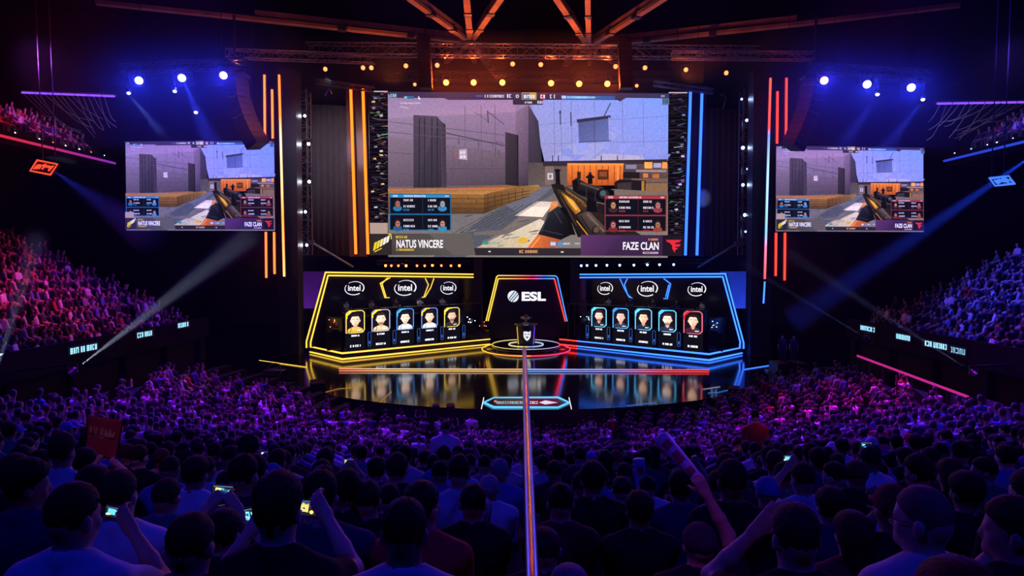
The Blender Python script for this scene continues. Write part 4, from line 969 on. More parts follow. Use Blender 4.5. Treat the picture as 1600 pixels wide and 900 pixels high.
    for k, ((x, y0, y1), wp) in enumerate(zip(xs, wpx)):
        tl = at_plane(x - wp / 2, y0, front, nb); tr = at_plane(x + wp / 2, y0, front, nb); bl = at_plane(x - wp / 2, y1, front, nb); br = at_plane(x + wp / 2, y1, front, nb)
        z1 = (tl.z + tr.z) / 2; bl.z = br.z = zt; tl.z = tr.z = z1
        base = (bl + br) / 2
        p = thing('portrait_panel', base, 'upright lit portrait, ' + jer[k], 'portrait screen', 'player portrait screens of the %s booth' % nm)
        b = MB(); b.prism([q for q in (tl, tr, br, bl)], nb * .14); b.build('case', M['booth'], p)
        def fn(u, v, f, tl=tl, tr=tr, bl=bl):
            q = tl + (tr - tl) * (u / 100) + (bl - tl) * (v / 250) - nb * (.002 + f * .5); return (q.x, q.y, q.z)
        d = Paint(fn); portrait(d, shirts[k], skins[k], [(30, 22, 24), (44, 30, 26), (26, 20, 24)][k % 3], *edges[k], k % 3, k in (1, 4)); d.mb.build('display', M['portrait_pix'], p)
        b = MB()
        for q in (bl, br): b.box((q.x, q.y, zt + .04), (.3, .5, .06), math.atan2(ud.y, ud.x))
        b.build('foot', M['darksteel'], p)
        spots_.append((tl + tr) / 2)
    # computers between the panels
    for k in range(5):
        q0 = (spots_[k] + spots_[k + 1]) / 2 if k < 4 else spots_[4] + (spots_[4] - spots_[3]) * .5
        q = Vector((q0.x, q0.y, zt)) + nb * .12
        p = thing('computer_tower', q, 'computer case with blue glow, %s from the outer end of the %s booth' % (ordn[k], nm), 'computer', 'computer cases of the %s booth' % nm)
        rz = math.atan2(ud.y, ud.x)
        b = MB(); b.box(q + Vector((0, 0, .78)), (.42, .5, 1.5), rz, bev=.03); b.build('case', M['black'], p)
        ring = []
        for i in range(20):
            a = 2 * PI * i / 20; ca, sa = math.cos(a), math.sin(a); ring.append(q - nb * .27 + ud * (.13 * math.copysign(abs(ca) ** .35, ca)) + Vector((0, 0, .80 + .52 * math.copysign(abs(sa) ** .35, sa))))
        b = MB(); b.tube(ring, .014, 5, closed=True); b.build('light_ring', M['case_glow'], p)
        b = MB(); b.box(q - nb * .255 + Vector((0, 0, .55)), (.10, .02, .22), rz); b.build('fan_light', M['case_glow'], p)
        b = MB(); b.box(q + Vector((0, 0, .015)), (.36, .4, .03), rz); b.build('foot', M['darksteel'], p)
    # monitors on the desk
    mons = []
    for k in range(5):
        q = Vector((spots_[k].x, spots_[k].y, 5.0)) + nb * .55 + ud * .1
        p = thing('monitor', q, 'small monitor back over the %s portrait from the outer end, %s booth' % (ordn[k], nm), 'monitor', 'desk monitors of the %s booth' % nm)
        rz = math.atan2(ud.y, ud.x)
        b = MB(); b.box(q + Vector((0, 0, .36)), (.62, .04, .38), rz, bev=.01); b.build('panel', M['darksteel'], p)
        b = MB(); b.box(q + nb * .025 + Vector((0, 0, .36)), (.58, .008, .33), rz); b.build('screen', emit('monitor_glow_%s%d' % (nm, k), (.6, .7, .9), 1.2), p)
        b = MB(); b.bar(q + Vector((0, 0, .02)), q + Vector((0, 0, .3)), .05); b.box(q + Vector((0, 0, .012)), (.24, .18, .024), rz); b.build('stand', M['darksteel'], p)
        mons.append(q)
    return B, Cc, ud, nb, mons, spots_
BL = booth(-1); BR = booth(1)
spot('booth_wash', (-10, 55.5, 8.6), (-9.5, 53.3, 5.0), 420, (.8, .8, 1.0), 120, 1, .2)
spot('booth_wash', (10, 55.5, 8.6), (9.5, 53.3, 5.0), 380, (.6, .7, 1.0), 120, 1, .2)

# ================================================================== centre arch with the big letters
YA = 62.0
t = thing('logo_arch', at(822, 528, YA), 'black arch at centre stage with white letters and a multicolour LED outline', 'stage arch')
q = lambda x, y: (740 + x / 3.461, 390 + y / 3.461)
b = MB(); b.prism([at(*q(*p), YA) for p in [(60, 480), (122, 140), (448, 140), (512, 480)]], (0, .5, 0)); b.build('panel', M['booth'], t)
b = MB(); b.prism([at(*q(*p), YA - .05) for p in [(112, 168), (455, 168), (472, 338), (104, 340)]], (0, -.04, 0)); b.build('screen_board', mat('arch_screen', (.028, .025, .032), .3), t)
for pts, m_ in (([(67, 386), (124, 148), (133, 140)], 'y'), ([(133, 140), (442, 142)], 'g'), ([(442, 142), (453, 150), (506, 388)], 'b'), ([(78, 386), (133, 157)], 'y'), ([(133, 157), (437, 157)], 'g'), ([(437, 157), (496, 388)], 'r')):
    P_ = [at(*q(*p), YA - .2) for p in pts]
    if m_ == 'g':
        o_ = t.location; mm = emit_grad('arch_led_grad', [(0, (1.3, .8, .15)), (.45, (1.5, .25, .15)), (.6, (1.4, .08, .2)), (.8, (.1, .3, 1.3)), (1, (.15, .55, 1.5))], 0, P_[0].x - o_.x, P_[-1].x - o_.x, 1.2)
    else: mm = {'y': M['led_yellow'], 'b': M['led_blue'], 'r': M['led_red']}[m_]
    b = MB(); b.tube(P_, .05, 6); b.build('led_tube', mm, t)
fn = lambda x, y, f: at(*q(x, y), YA - .12 - f)
mb = MB(); vs_, fs = text_fit('ESL', 260, -278, 391, -228, 0.045); mb.add([fn(x, -y, 0) for x, y in vs_], fs); mb.build('letters', M['logo_white'], t)
pb = Paint(lambda x, y, f: fn(x, y, f)); pb.ell(214, 253, 30, 31, (236, 240, 250), 32)
for x0, y0, x1, y1, w_, c in ((190, 268, 222, 226, 5, (20, 24, 40)), (196, 278, 236, 230, 5, (20, 24, 40)), (208, 283, 243, 240, 5, (20, 24, 40)), (203, 272, 231, 238, 4, (60, 150, 220))): pb.line(x0, y0, x1, y1, w_, c)
pb.mb.build('emblem', M['panel_pix'], t)
for x0, x1, lb in ((740, 753, 'slim dark column between the yellow booth and the centre arch'), (892, 905, 'slim dark column between the centre arch and the blue booth')):
    p0, p1 = at(x0, 404, 61.3), at(x1, 404, 61.3); b = MB(); b.prism([p0, p1, Vector((p1.x, p1.y, ZS)), Vector((p0.x, p0.y, ZS))], (0, .6, 0)); o = b.build('stage_column', mat('column_vinyl', (.06, .045, .07), .4), None, ((p0.x + p1.x) / 2, 61.3, ZS)); tag(o, lb, 'column')
# round podium, plinth, trophy
PC = Vector((0.1, 56.0, ZS))
t = thing('round_podium', PC, 'low round podium with glowing rings in front of the centre arch', 'podium')
b = MB(); b.lathe([(3.3, 0), (3.3, .08), (2.85, .10), (2.85, .34), (2.8, .36)], PC, 64, 1, 1.25); b.build('deck', M['stage'], t)
def ring(r_, z, n=64, sy=1.25): return [PC + Vector((r_ * math.cos(2 * PI * i / n), r_ * sy * math.sin(2 * PI * i / n), z)) for i in range(n)]
b = MB(); b.tube(ring(2.78, .37), .035, 5, closed=True); b.build('outer_ring', emit_grad('ring_led', [(0, (1.0, .7, .15)), (.35, (.9, .75, .4)), (.6, (.6, .6, .8)), (.9, (.5, .5, .9)), (1, (1, .1, .2))], 0, -2.8, 2.8, 1.0), t)
b = MB(); b.tube(ring(1.42, .38), .04, 5, closed=True); b.build('inner_ring', emit_grad('ring_led_inner', [(0, (1.0, .9, .5)), (.5, (1.0, .8, .3)), (.6, (.3, .4, 1)), (1, (.7, .8, 1))], 0, -1.4, 1.4, 1.0), t)
b = MB(); b.tube(ring(3.62, .02), .04, 5, closed=True); b.build('floor_ring', emit_grad('ring_led_floor', [(0, (1.3, .7, .05)), (.3, (1.4, .35, .05)), (.5, (1.2, .6, .05)), (.56, (1.4, .05, .15)), (1, (1.3, .04, .25))], 0, -3.6, 3.6, 1.2), t)
PZ = PC + Vector((0, 0, .36))
t = thing('trophy_plinth', PZ, 'black tapered plinth with a white shield emblem standing on the round podium', 'plinth')
b = MB(); b.lathe([(.70, 0), (.72, .05), (.84, 1.50), (.84, 1.56)], PZ, 10); b.build('body', M['booth'], t)
b = MB(); b.lathe([(.86, 1.56), (.95, 1.6), (.95, 1.68), (.9, 1.72)], PZ, 32); b.build('top_rim', M['silver'], t)
pb = Paint(lambda x, y, f: at(x, y, 56 - .86 - f * 1.0 + .06))
W_ = (236, 236, 244)
pb.poly([(818, 518), (818, 526), (820, 530), (823.5, 533), (827, 530), (829, 526), (829.5, 517), (826, 519), (823, 518)], W_); pb.line(819.5, 522, 822.5, 523, 1.0, (16, 12, 18)); pb.line(824.5, 523, 827.5, 521.5, 1.0, (16, 12, 18)); pb.poly([(821, 526), (823.5, 529), (826, 526)], (16, 12, 18))
pb.mb.build('emblem', M['panel_pix'], t)
for x, m_ in ((-.62, 'led_yellow'), (.60, 'led_purple')):
    b = MB(); b.tube([PZ + Vector((x, -.48 * 1.0, .06)), PZ + Vector((x * 1.18, -.57, 1.5))], .02, 5); b.build('edge_light', M[m_], t)
PT = PZ + Vector((0, 0, 1.72))
t = thing('trophy', PT, 'silver trophy cup on top of the black plinth', 'trophy')
b = MB(); b.lathe([(.24, 0), (.25, .05), (.12, .10), (.07, .2), (.10, .26), (.26, .36), (.30, .48), (.28, .56), (.2, .6), (.1, .66), (.05, .74), (0, .78)], PT, 20); b.build('cup', M['silver'], t, smooth=True)
for s_ in (-1, 1):
    b = MB(); b.tube([PT + Vector((s_ * .27, 0, .38)), PT + Vector((s_ * .40, 0, .42)), PT + Vector((s_ * .40, 0, .54)), PT + Vector((s_ * .28, 0, .54))], .025, 6); b.build('handle', M['silver'], t)
spot('trophy_light', (3, 50, 14), PT, 300, (.9, .9, 1), 12, 1, .1)

# ================================================================== lines and things on the stage floor
def grad_line(pts, stops, r_, label, name='floor_led_or_reflection'):
    P_ = [Vector(p) for p in pts]; base = (P_[0] + P_[-1]) / 2
    b = MB(); b.tube(P_, r_, 6); o = b.build(name, emit_grad('strip_led', stops, 0, P_[0].x - base.x, P_[-1].x - base.x, 1.2), None, base); tag(o, label, 'LED strip', None); return o
yl, yr = 44.3, 44.3
a0 = at(530, 579.5, yl); a1 = at(1108, 581, yr)
b = MB(); b.bar((a0.x, yl + .05, ZS + .07), (a1.x, yl + .05, ZS + .07), .1, .14); o = b.build('stage_step', M['booth'], None, (0, yl, ZS)); tag(o, 'low black step bar across the glossy stage between two glowing lines', 'step')
grad_line([(a0.x, yl - .03, ZS + .14), (a1.x, yl - .03, ZS + .14)], [(0, (1.2, .35, .15)), (.12, (1.2, .8, .5)), (.49, (1.1, .6, .3)), (.51, (.5, .6, 1.2)), (.75, (.5, .35, 1.1)), (.85, (1.3, .12, .2)), (1, (1.4, .1, .08))], .03, 'upper glowing line along the low step across the stage')
grad_line([(a0.x, yl - .03, ZS + .02), (a1.x, yl - .03, ZS + .02)], [(0, (1.0, .2, .2)), (.15, (1.1, .55, .12)), (.49, (1.1, .6, .12)), (.51, (.1, .35, 1.2)), (.75, (.25, .25, 1.1)), (.88, (1.2, .08, .2)), (1, (1.3, .06, .06))], .03, 'lower glowing line along the low step across the stage')
for a, c, m_, lb in (((405, 563), (479, 573.5), 'led_yellow', 'thin yellow light line on the deck running out from the yellow booth'), ((1163, 577), (1214, 569), 'led_blue', 'thin blue light line on the deck running out from the blue booth')):
    A, B_ = at_z(*a, ZS + .03), at_z(*c, ZS + .03); b = MB(); b.tube([A, B_], .02, 6); tag(b.build('floor_led_or_reflection', M[m_], None, (A + B_) / 2), lb, 'LED strip')
for pts, m_, lb in (([(506, 613), (530, 607), (548, 606)], 'led_yellow', 'short curved yellow reflection line drawn on the glossy floor near the black wedge'), ([(594, 629), (606, 617), (612, 612)], 'led_yellow', 'short slanting yellow reflection line drawn at the stage edge'), ([(1098, 608), (1125, 604)], 'led_white', 'thin pale reflection line drawn on the glossy floor by the blue booth'), ([(1106, 614), (1122, 613), (1138, 609)], 'led_blue', 'thin bent blue reflection line drawn on the glossy floor by the blue booth'), ([(980, 634), (1004, 631), (1024, 629)], 'led_blue', 'short bright blue reflection line drawn at the stage edge')):
    P_ = [at_z(*p, ZS + .025) for p in pts]; b = MB(); b.tube(P_, .014, 5); tag(b.build('floor_led_or_reflection', M['dim_' + m_], None, P_[0]), lb, 'LED strip')  # reflections in the glossy floor, drawn as dim glowing lines
# long floor emblem
t = thing('floor_emblem', at_z(822, 628.5, ZS + .01), 'long cyan outlined emblem screen set in the stage floor at the centre edge', 'floor screen')
hexo = [(756, 629), (772, 621.5), (872, 621.5), (889, 629), (872, 636.5), (772, 636.5)]
b = MB(); b.prism([at_z(x, y, ZS + .008) for x, y in hexo], (0, 0, .012)); b.build('plate', M['booth'], t)
pb = Paint(lambda x, y, f: at_z(x, y, ZS + .022 + f * .3))
pb.poly([(760, 629), (772, 622.6), (772, 635.4)], (26, 22, 30))
pb.poly([(772, 622.6), (822, 622.6), (822, 635.4), (772, 635.4)], ((60, 42, 44), (96, 60, 40), (92, 50, 34), (40, 34, 40)))
pb.poly([(822, 622.6), (872, 622.6), (872, 635.4), (822, 635.4)], ((110, 24, 50), (120, 20, 60), (70, 16, 46), (120, 24, 44)))
pb.scrib(776, 627, 818, 631, (150, 200, 230), 3); pb.scrib(826, 627, 842, 631, (236, 220, 236), 5); pb.poly([(842, 629), (852, 625.5), (866, 628), (872, 629), (852, 632)], (226, 220, 246)); pb.ell(774, 627, 2.5, 2, (236, 120, 90), 8)
pb.mb.build('graphic', M['panel_pix'], t)
b = MB(); b.tube([at_z(x, y, ZS + .03) for x, y in hexo], .045, 6, closed=True); b.build('outline', M['sign_cyan'] if False else emit('emblem_cyan', (.12, .55, 1.0), 1.3), t)
for x, lb in ((752, 'a'), (893, 'b')):
    b = MB(); b.tube([at_z(x + (4 if x < 800 else -4), 621, ZS + .03), at_z(x, 639, ZS + .03)], .02, 5); b.build('end_line', M['led_white'], t)
# wedges and gear
def wedge(x, y, wpx, lb, rz=0.0):
    p = at_z(x, y, ZS); s_ = wpx * (p.y) / F
    t = thing('stage_monitor', p, lb, 'stage monitor')
    m = Matrix.Rotation(rz, 4, 'Z')
    pr = [(-.5, 0), (.5, 0), (.5, .35), (.1, .82), (-.5, .6)]
    b = MB(); b.prism([p + m @ Vector((-s_ / 2, yy * s_ * .8, z * s_)) for yy, z in pr], m @ Vector((s_, 0, 0))); b.build('cabinet', M['speaker'], t)
    b = MB(); b.prism([p + m @ Vector((-s_ * .45, yy * s_ * .8, z * s_)) for yy, z in ((.52, .36), (.12, .83), (.14, .85), (.54, .38))], m @ Vector((s_ * .9, 0, 0))); b.build('grille', M['grille'], t)
    b = MB(); b.box(p + m @ Vector((s_ * .505, 0, s_ * .4)), (.02, s_ * .25, .06), rz); b.build('handle', M['darksteel'], t)
wedge(496, 611, 22, 'big black stage monitor at the edge of the glossy stage below the yellow booth', .4)
wedge(1147, 617, 17, 'black stage monitor at the edge of the glossy stage below the blue booth', -.4)
wedge(681, 640, 11, 'small black wedge on the stage edge among the portrait reflections', .1)
wedge(704, 641, 13, 'squat black wedge on the stage edge behind the man in the pale shirt', .1)
# a moving-light cluster on trolley, either side of the stage
for x, y, w_, sx, lb in ((429, 583, 26, 1, 'low purple lit fixture with a curved cage near the yellow light line on the deck'), (1218, 583, 34, -1, 'low purple lit trolley of tubes on the deck near the blue light line')):
    p = at_z(x, y, ZS - .6) if False else at(x, y, 44.5); k = w_ * 44.5 / F; base = Vector((p.x, 44.5, p.z))
    t = thing('equipment_trolley', base, lb, 'trolley')
    b = MB(); b.box(base + Vector((0, 0, .16)), (k * 1.2, .8, .12), bev=.03); b.build('tray', M['steel'], t)
    b = MB(); b.tube([base + Vector((k * .42 * math.cos(a), 0, .2 + k * .42 * math.sin(a))) for a in [PI * i / 12 for i in range(13)]], .04, 6); b.build('hoop', M['steel'], t)
    b = MB(); b.tube([base + Vector((-k * .5, -.3, .25)), base + Vector((k * .3 * sx, -.3, k * .38))], .05, 6); b.build('arm', M['steel'], t)
    for i in (-1, 1):
        b = MB(); b.tube([base + Vector((i * k * .5, -.3, .05)), base + Vector((i * k * .5, .3, .05))], .06, 10); b.build('wheel', M['black'], t)
    spot('gear_light', base + Vector((0, -2, 4)), base, 60, VIOLET, 50, 1, .1)
    b = MB(); b.box((base.x, 44.5, (base.z + FLOOR_Z) / 2), (k * 1.8, 1.6, base.z - FLOOR_Z)); struct('trim_trolley_deck_%d' % (1 if x < 800 else 2), b, M['black'])
# small floor lamps on cases by each booth end
for x, y, Y, lens, lb in ((522, 508, 50.3, 'lamp_small', 'golden floor lamp on a case at the outer end of the yellow booth'), (735, 502, 58.0, 'lamp_white', 'pale lamp cluster on a case at the inner end of the yellow booth'), (754, 508, 58.6, 'lamp_small', 'dim lamp on a case between the yellow booth and the centre arch'), (913, 501, 58.0, 'lamp_cool', 'pale blue lamp cluster on a case, inner end of the blue booth'), (1118, 510, 50.3, 'lamp_cool', 'blue floor lamp on a case at the outer end of the blue booth')):
    p = at(x, y, Y); zb = 1.95 if abs(p.x) > 4.0 else ZS
    c = thing('flight_case', (p.x, p.y + .3, zb), lb.replace('lamp cluster', 'case').replace('floor lamp', 'case').replace(' on a case', ' carrying a lamp').replace('lamp carrying', 'case carrying') if False else 'black flight case under the ' + lb.split(' on a case')[0] + lb.split(' on a case')[1], 'flight case')
    h_ = p.z - zb - .5
    b = MB(); b.box((p.x, p.y + .3, zb + h_ / 2), (1.1, .8, h_), bev=.03); b.build('body', M['booth'], c)
    b = MB(); b.box((p.x, p.y + .3, zb + h_ - .25), (1.13, .83, .05)); b.build('edge_strip', M['darksteel'], c)
    t = thing('floor_lamp', (p.x, p.y + .3, zb + h_), lb, 'stage lamp')
    b = MB(); b.box((p.x, p.y + .3, zb + h_ + .08), (.45, .45, .16), bev=.03); b.build('base', M['glass'], t)
    b = MB(); b.lathe([(0, -.3), (.2, -.26), (.22, .1), (.0, .1)], p + Vector((0, .3, 0)), 12, m=Matrix.Rotation(1.2, 3, 'X')); b.build('head', M['steel'], t)
    q = random.Random(x); 
    for i in range(5):
        pp = p + Vector((q.uniform(-.4, .4), -.05 + q.uniform(-.1, .1), q.uniform(-.15, .5))); b = MB(); b.lathe([(0, -.04), (.05, 0), (0, .04)], pp, 6); b.build('bulb', M[lens], t)
        b = MB(); b.tube([pp, p + Vector((0, .2, -.2))], .015, 4); b.build('stem', M['darksteel'], t)

# ================================================================== high lines, balcony ribbons, signs, cables
for s_, m1, lb in ((-1, 'r', 'red light line along the edge of the upper balcony'), (1, 'b', 'blue light line along the edge of the upper balcony')):
    x = s_ * 26.9
    a, c = Vector((x, 29, 15.0)), Vector((x, 44.6, 15.0)); base = (a + c) / 2; b = MB(); b.tube([a, c], .075, 6)
    mm = emit_grad('ribbon_led', [(0, (1.0, .03, .03)), (.5, (.8, .03, .1)), (1, (.25, .03, .6))], 1, -8, 8, .8) if s_ < 0 else emit_grad('ribbon_led', [(0, (.03, .12, 1.0)), (1, (.03, .06, .8))], 1, -8, 8, .8)
    tag(b.build('ribbon_light', mm, None, base), lb, 'light line')
    q = random.Random(4 + s_)
    for k in range(11):
        p = Vector((x + s_ * .6, 31.8 + k * 1.25 + q.uniform(-.4, .4), 15.43)); b = MB(); b.lathe([(0, -.1), (.06 + .05 * q.random(), 0), (0, .1)], p, 8)
        tag(b.build('pin_lamp', M['lamp_white'] if k % 3 else M['lamp_small'] if s_ < 0 else M['lamp_cool'], None, p), 'tiny lamp above the %s balcony line, %s from the open end' % ('red' if s_ < 0 else 'blue', ordn[k]), 'pin lamp', 'tiny lamps above the %s balcony line' % ('red' if s_ < 0 else 'blue'))
for a, c, m_, lb in (((33, 144.5), (180, 150.5), 'led_purple', 'purple light line high over the side stand with the red crowd'), ((1463, 162), (1640, 159), 'led_purple', 'pinkish purple light line high over the blue side stand')):
    A, B_ = at(*a, 40), at(*c, 40); t = thing('light_batten', (A + B_) / 2, lb, 'light line')
    for k in range(7):
        u0, u1 = k / 7 + .008, (k + 1) / 7 - .008; b = MB(); b.tube([A + (B_ - A) * u0, A + (B_ - A) * u1], .06, 6); b.build('tube', M[m_], t)
    b = MB(); b.bar(A + Vector((0, .15, .1)), B_ + Vector((0, .15, .1)), .14); b.build('channel', M['black'], t)
    t = thing('cable_bundle', (A + B_) / 2 + Vector((0, 0, -.1)), 'fan of thin cables hanging below the ' + lb.split(' high')[0] + ('' if a[0] < 800 else ' over the blue stand'), 'cables')
    for k in range(16):
        u = .03 + k / 17 * .97; q = random.Random(k + int(a[0])); s0 = A + (B_ - A) * u + Vector((0, 0, -.08)); dr = 1 if a[0] < 800 else -1
        x0 = a[0] + (c[0] - a[0]) * u if a[0] < 800 else a[0] + (c[0] - a[0]) * u
        ex = (150 + (x0 - 100) * .45 + q.uniform(-12, 14)) if a[0] < 800 else (1490 + (x0 - 1545) * .55 + q.uniform(-14, 12)); s1 = at(ex, 193 + q.uniform(-8, 26), 46); sg = q.uniform(.05, .5)
        pts = [s0 + (s1 - s0) * (i / 8) + Vector((0, 0, -sg * math.sin(PI * i / 8))) for i in range(9)]
        b = MB(); b.tube(pts, .022, 4); b.build('cable', M['steel'], t)
    m0 = at(110 if a[0] < 800 else 1530, 150, 38)
    spot('cable_wash', m0 + Vector((0, -4, 2)), at(130 if a[0] < 800 else 1510, 185, 43), 2600, (.45, .08, .9) if a[0] < 800 else (.15, .08, 1), 70, 1, .2)
def hung_sign(px, Y, wpx, hpx, tilt, m_, label, seed):
    c = at(*px, Y); wv, hv = wpx * Y / F / 2, hpx * Y / F / 2; ca, sa = math.cos(tilt), math.sin(tilt)
    t = thing('hung_sign', c, label, 'sign')
    def fn(x, y, f):
        return (c.x + (x * ca - y * sa) * wv, Y - .06 - f, c.z + (x * sa + y * ca) * hv)
    b = MB(); b.prism([Vector(fn(x, y, -.06)) for x, y in ((-1, -1), (1, -1), (1, 1), (-1, 1))], (0, .25, 0)); b.build('box', M['black'], t)
    b = MB(); b.tube([fn(x, y, .02) for x, y in ((-.95, -.92), (.95, -.92), (.95, .92), (-.95, .92))], .04, 5, closed=True); b.build('outline', m_, t)
    q = random.Random(seed); mb = MB(); x = -.72
    while x < .7:
        w_ = q.uniform(.1, .2); pts = [fn(x + w_ * q.random(), -.45 + .9 * q.random(), .02) for _ in range(4)]; mb.tube(pts, .045, 5); x += w_ + .03
    mb.build('lettering', m_, t)
    b = MB(); b.tube([fn(-.6, 1, -.1), (c.x - wv * .6, Y, 27)], .03, 5); b.tube([fn(.6, 1, -.1), (c.x + wv * .6, Y, 27)], .03, 5); b.build('hanging_wire', M['darksteel'], t)
hung_sign((70, 262), 36, 36, 19, -.36, M['sign_red'], 'small tilted red neon sign hanging under the red balcony line', 3)
hung_sign((1564, 283), 36, 32, 13, .30, M['sign_blue'], 'small tilted blue neon sign hanging under the blue balcony line', 5)
# lit signs on the stand walls
for px, Y, wm, m_, lb in (((130, 545), 27.6, 1.0, 'sign_cyan', 'small lit sign on the red stand wall, nearest to the viewer'), ((226, 522), 33.6, .8, 'sign_cyan', 'small lit sign on the red stand wall, middle one'), ((286, 507.5), 38.4, .7, 'sign_cyan', 'small lit sign on the red stand wall, nearest the stage'),
        ((1356, 513.5), 37.0, .9, 'sign_cyan', 'small lit sign on the blue stand wall, nearest the stage'), ((1412, 527), 33.0, .7, 'sign_cyan', 'small lit sign on the blue stand wall, middle one'), ((1462, 539), 28.6, 1.0, 'sign_cyan', 'brightest lit sign on the blue stand wall'), ((1497, 548), 26.6, .6, 'sign_blue', 'dim blue sign on the blue stand wall beside the brightest')):
    s_ = -1 if px[0] < 800 else 1; X = s_ * 18.34; y = (X - 0) ; 
    p = at_plane(px[0], px[1], (X, 0, 0), (1, 0, 0)); t = thing('wall_sign', p, lb, 'sign', None)
    b = MB(); b.box(p, (.06, wm * 2, .38)); b.build('box', M['black'], t)
    mb = MB(); pt = Paint(lambda x, y_, f: (p.x - s_ * (.035 + f), p.y + x, p.z - y_), (1, 1, 1)); pt.scrib(-wm * .85, -.12, wm * .85, .12, (150, 220, 255), int(px[0])); pt.mb.build('lettering', emit_attr('sign_pixels', 1.6 if m_ == 'sign_cyan' else .8), t)
# guard rails
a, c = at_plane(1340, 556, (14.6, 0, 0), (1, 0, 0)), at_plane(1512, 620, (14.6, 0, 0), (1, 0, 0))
t = thing('guard_rail', (a + c) / 2, 'long sloping rail with painted magenta glow beside the crowd under the blue stand', 'rail')
b = MB(); b.tube([a, c], .05, 8); b.build('top_rail', emit_grad('rail_painted_grad', [(0, (.9, .03, .35)), (1, (.3, .04, .6))], 1, 0, c.y - a.y, .6) if False else emit('rail_painted_glow', (.75, .03, .35), .7), t)  # magenta light falling on the rail is put into its emission
for k in range(8):
    q = a + (c - a) * (k / 7); b = MB(); b.tube([q, Vector((q.x, q.y, 2.0))], .03, 6); b.build('post', M['darksteel'], t)
# ================================================================== people: smooth bodies from blended fields
def V3(*a): return np.array(a, dtype=np.float32)
class Field:
    """a set of rounded limbs blended into one continuous surface"""
    def __init__(s): s.p = []
    def cone(s, a, b_, r1, r2, k=0.03, g='skin'): s.p.append(('c', np.array(a, np.float32), np.array(b_, np.float32), r1, r2, k, g)); return s
    def ell(s, c, r_, k=0.03, g='skin', rot=None): s.p.append(('e', np.array(c, np.float32), np.array(r_, np.float32), rot, 0, k, g)); return s
    @staticmethod
    def dist(pr, X):
        if pr[0] == 'c':
            a, b_, r1, r2 = pr[1:5]; ba = b_ - a; L2 = max(float(ba @ ba), 1e-9)
            t = np.clip(((X - a) @ ba) / L2, 0, 1); q = X - a - t[..., None] * ba
            return np.sqrt((q * q).sum(-1)) - (r1 + (r2 - r1) * t)
        c, r_, rot = pr[1:4]; q = X - c
        if rot is not None: q = q @ rot
        k0 = np.sqrt(((q / r_) ** 2).sum(-1)); k1 = np.sqrt(((q / (r_ * r_)) ** 2).sum(-1))
        return k0 * (k0 - 1.0) / np.maximum(k1, 1e-6)
    @staticmethod
    def bounds(pr):
        if pr[0] == 'c':
            r_ = max(pr[3], pr[4]); return np.minimum(pr[1], pr[2]) - r_, np.maximum(pr[1], pr[2]) + r_
        m_ = float(pr[2].max()) if pr[3] is not None else pr[2]; return pr[1] - m_, pr[1] + m_
    def grid(s, h, pad=0.05):
        lo = np.min([s.bounds(p)[0] for p in s.p], 0) - pad; hi = np.max([s.bounds(p)[1] for p in s.p], 0) + pad
        n = np.ceil((hi - lo) / h).astype(int) + 1
        return lo, n
    def sample(s, lo, n, h, grow=0.0, groups=None):
        D = np.full(tuple(n), 1.0, np.float32)
        for p in s.p:
            if groups and p[6] not in groups: continue
            a, b_ = s.bounds(p); m_ = 0.07 + grow + p[5]
            i0 = np.clip(np.floor((a - m_ - lo) / h).astype(int), 0, n); i1 = np.clip(np.ceil((b_ + m_ - lo) / h).astype(int) + 1, 0, n)
            if (i1 <= i0).any(): continue
            ax = [lo[j] + h * np.arange(i0[j], i1[j], dtype=np.float32) for j in range(3)]
            X = np.stack(np.meshgrid(*ax, indexing='ij'), -1)
            d = s.dist(p, X) - grow
            sl = tuple(slice(i0[j], i1[j]) for j in range(3)); o = D[sl]; k = p[5]
            hh = np.clip(0.5 + 0.5 * (o - d) / k, 0, 1)
            D[sl] = o + (d - o) * hh - k * hh * (1 - hh)
        return D
def surface(D, lo, h):
    """surface-nets polygons of the zero level"""
    S = D < 0; n = D.shape
    c = [(i, j, k) for i in (0, 1) for j in (0, 1) for k in (0, 1)]
    sh = lambda A, o: A[o[0]:n[0] - 1 + o[0], o[1]:n[1] - 1 + o[1], o[2]:n[2] - 1 + o[2]]
    cnt = sum(sh(S, o).astype(np.int8) for o in c); act = (cnt > 0) & (cnt < 8)
    ii = np.argwhere(act); idx = np.full(act.shape, -1, np.int64); idx[act] = np.arange(len(ii))
    acc = np.zeros((len(ii), 3), np.float32); num = np.zeros(len(ii), np.float32)
    val = {o: D[ii[:, 0] + o[0], ii[:, 1] + o[1], ii[:, 2] + o[2]] for o in c}
    for a in c:
        for ax in range(3):
            if a[ax]: continue
            b_ = list(a); b_[ax] = 1; b_ = tuple(b_); va, vb = val[a], val[b_]; m_ = (va < 0) != (vb < 0)
            t = va / np.where(m_, va - vb, 1); p = np.zeros((len(ii), 3), np.float32); p[:] = a; p[:, ax] = t
            acc[m_] += p[m_]; num[m_] += 1
    V = lo + h * (ii + acc / num[:, None]); Q = []
    for ax in range(3):
        u, v = [(1, 2), (2, 0), (0, 1)][ax]
        A = [slice(None)] * 3; B_ = [slice(None)] * 3; A[ax] = slice(0, n[ax] - 1); B_[ax] = slice(1, n[ax])
        sa, sb = S[tuple(A)], S[tuple(B_)]; e = np.argwhere(sa != sb)
        e = e[(e[:, u] > 0) & (e[:, v] > 0) & (e[:, u] < n[u] - 1) & (e[:, v] < n[v] - 1)]
        if not len(e): continue
        ins = sa[e[:, 0], e[:, 1], e[:, 2]]
        def g(du, dv): q = e.copy(); q[:, u] -= du; q[:, v] -= dv; return idx[q[:, 0], q[:, 1], q[:, 2]]
        q = np.stack([g(1, 1), g(0, 1), g(0, 0), g(1, 0)], -1); q[~ins] = q[~ins][:, ::-1]; Q.append(q)
    return V, np.concatenate(Q)
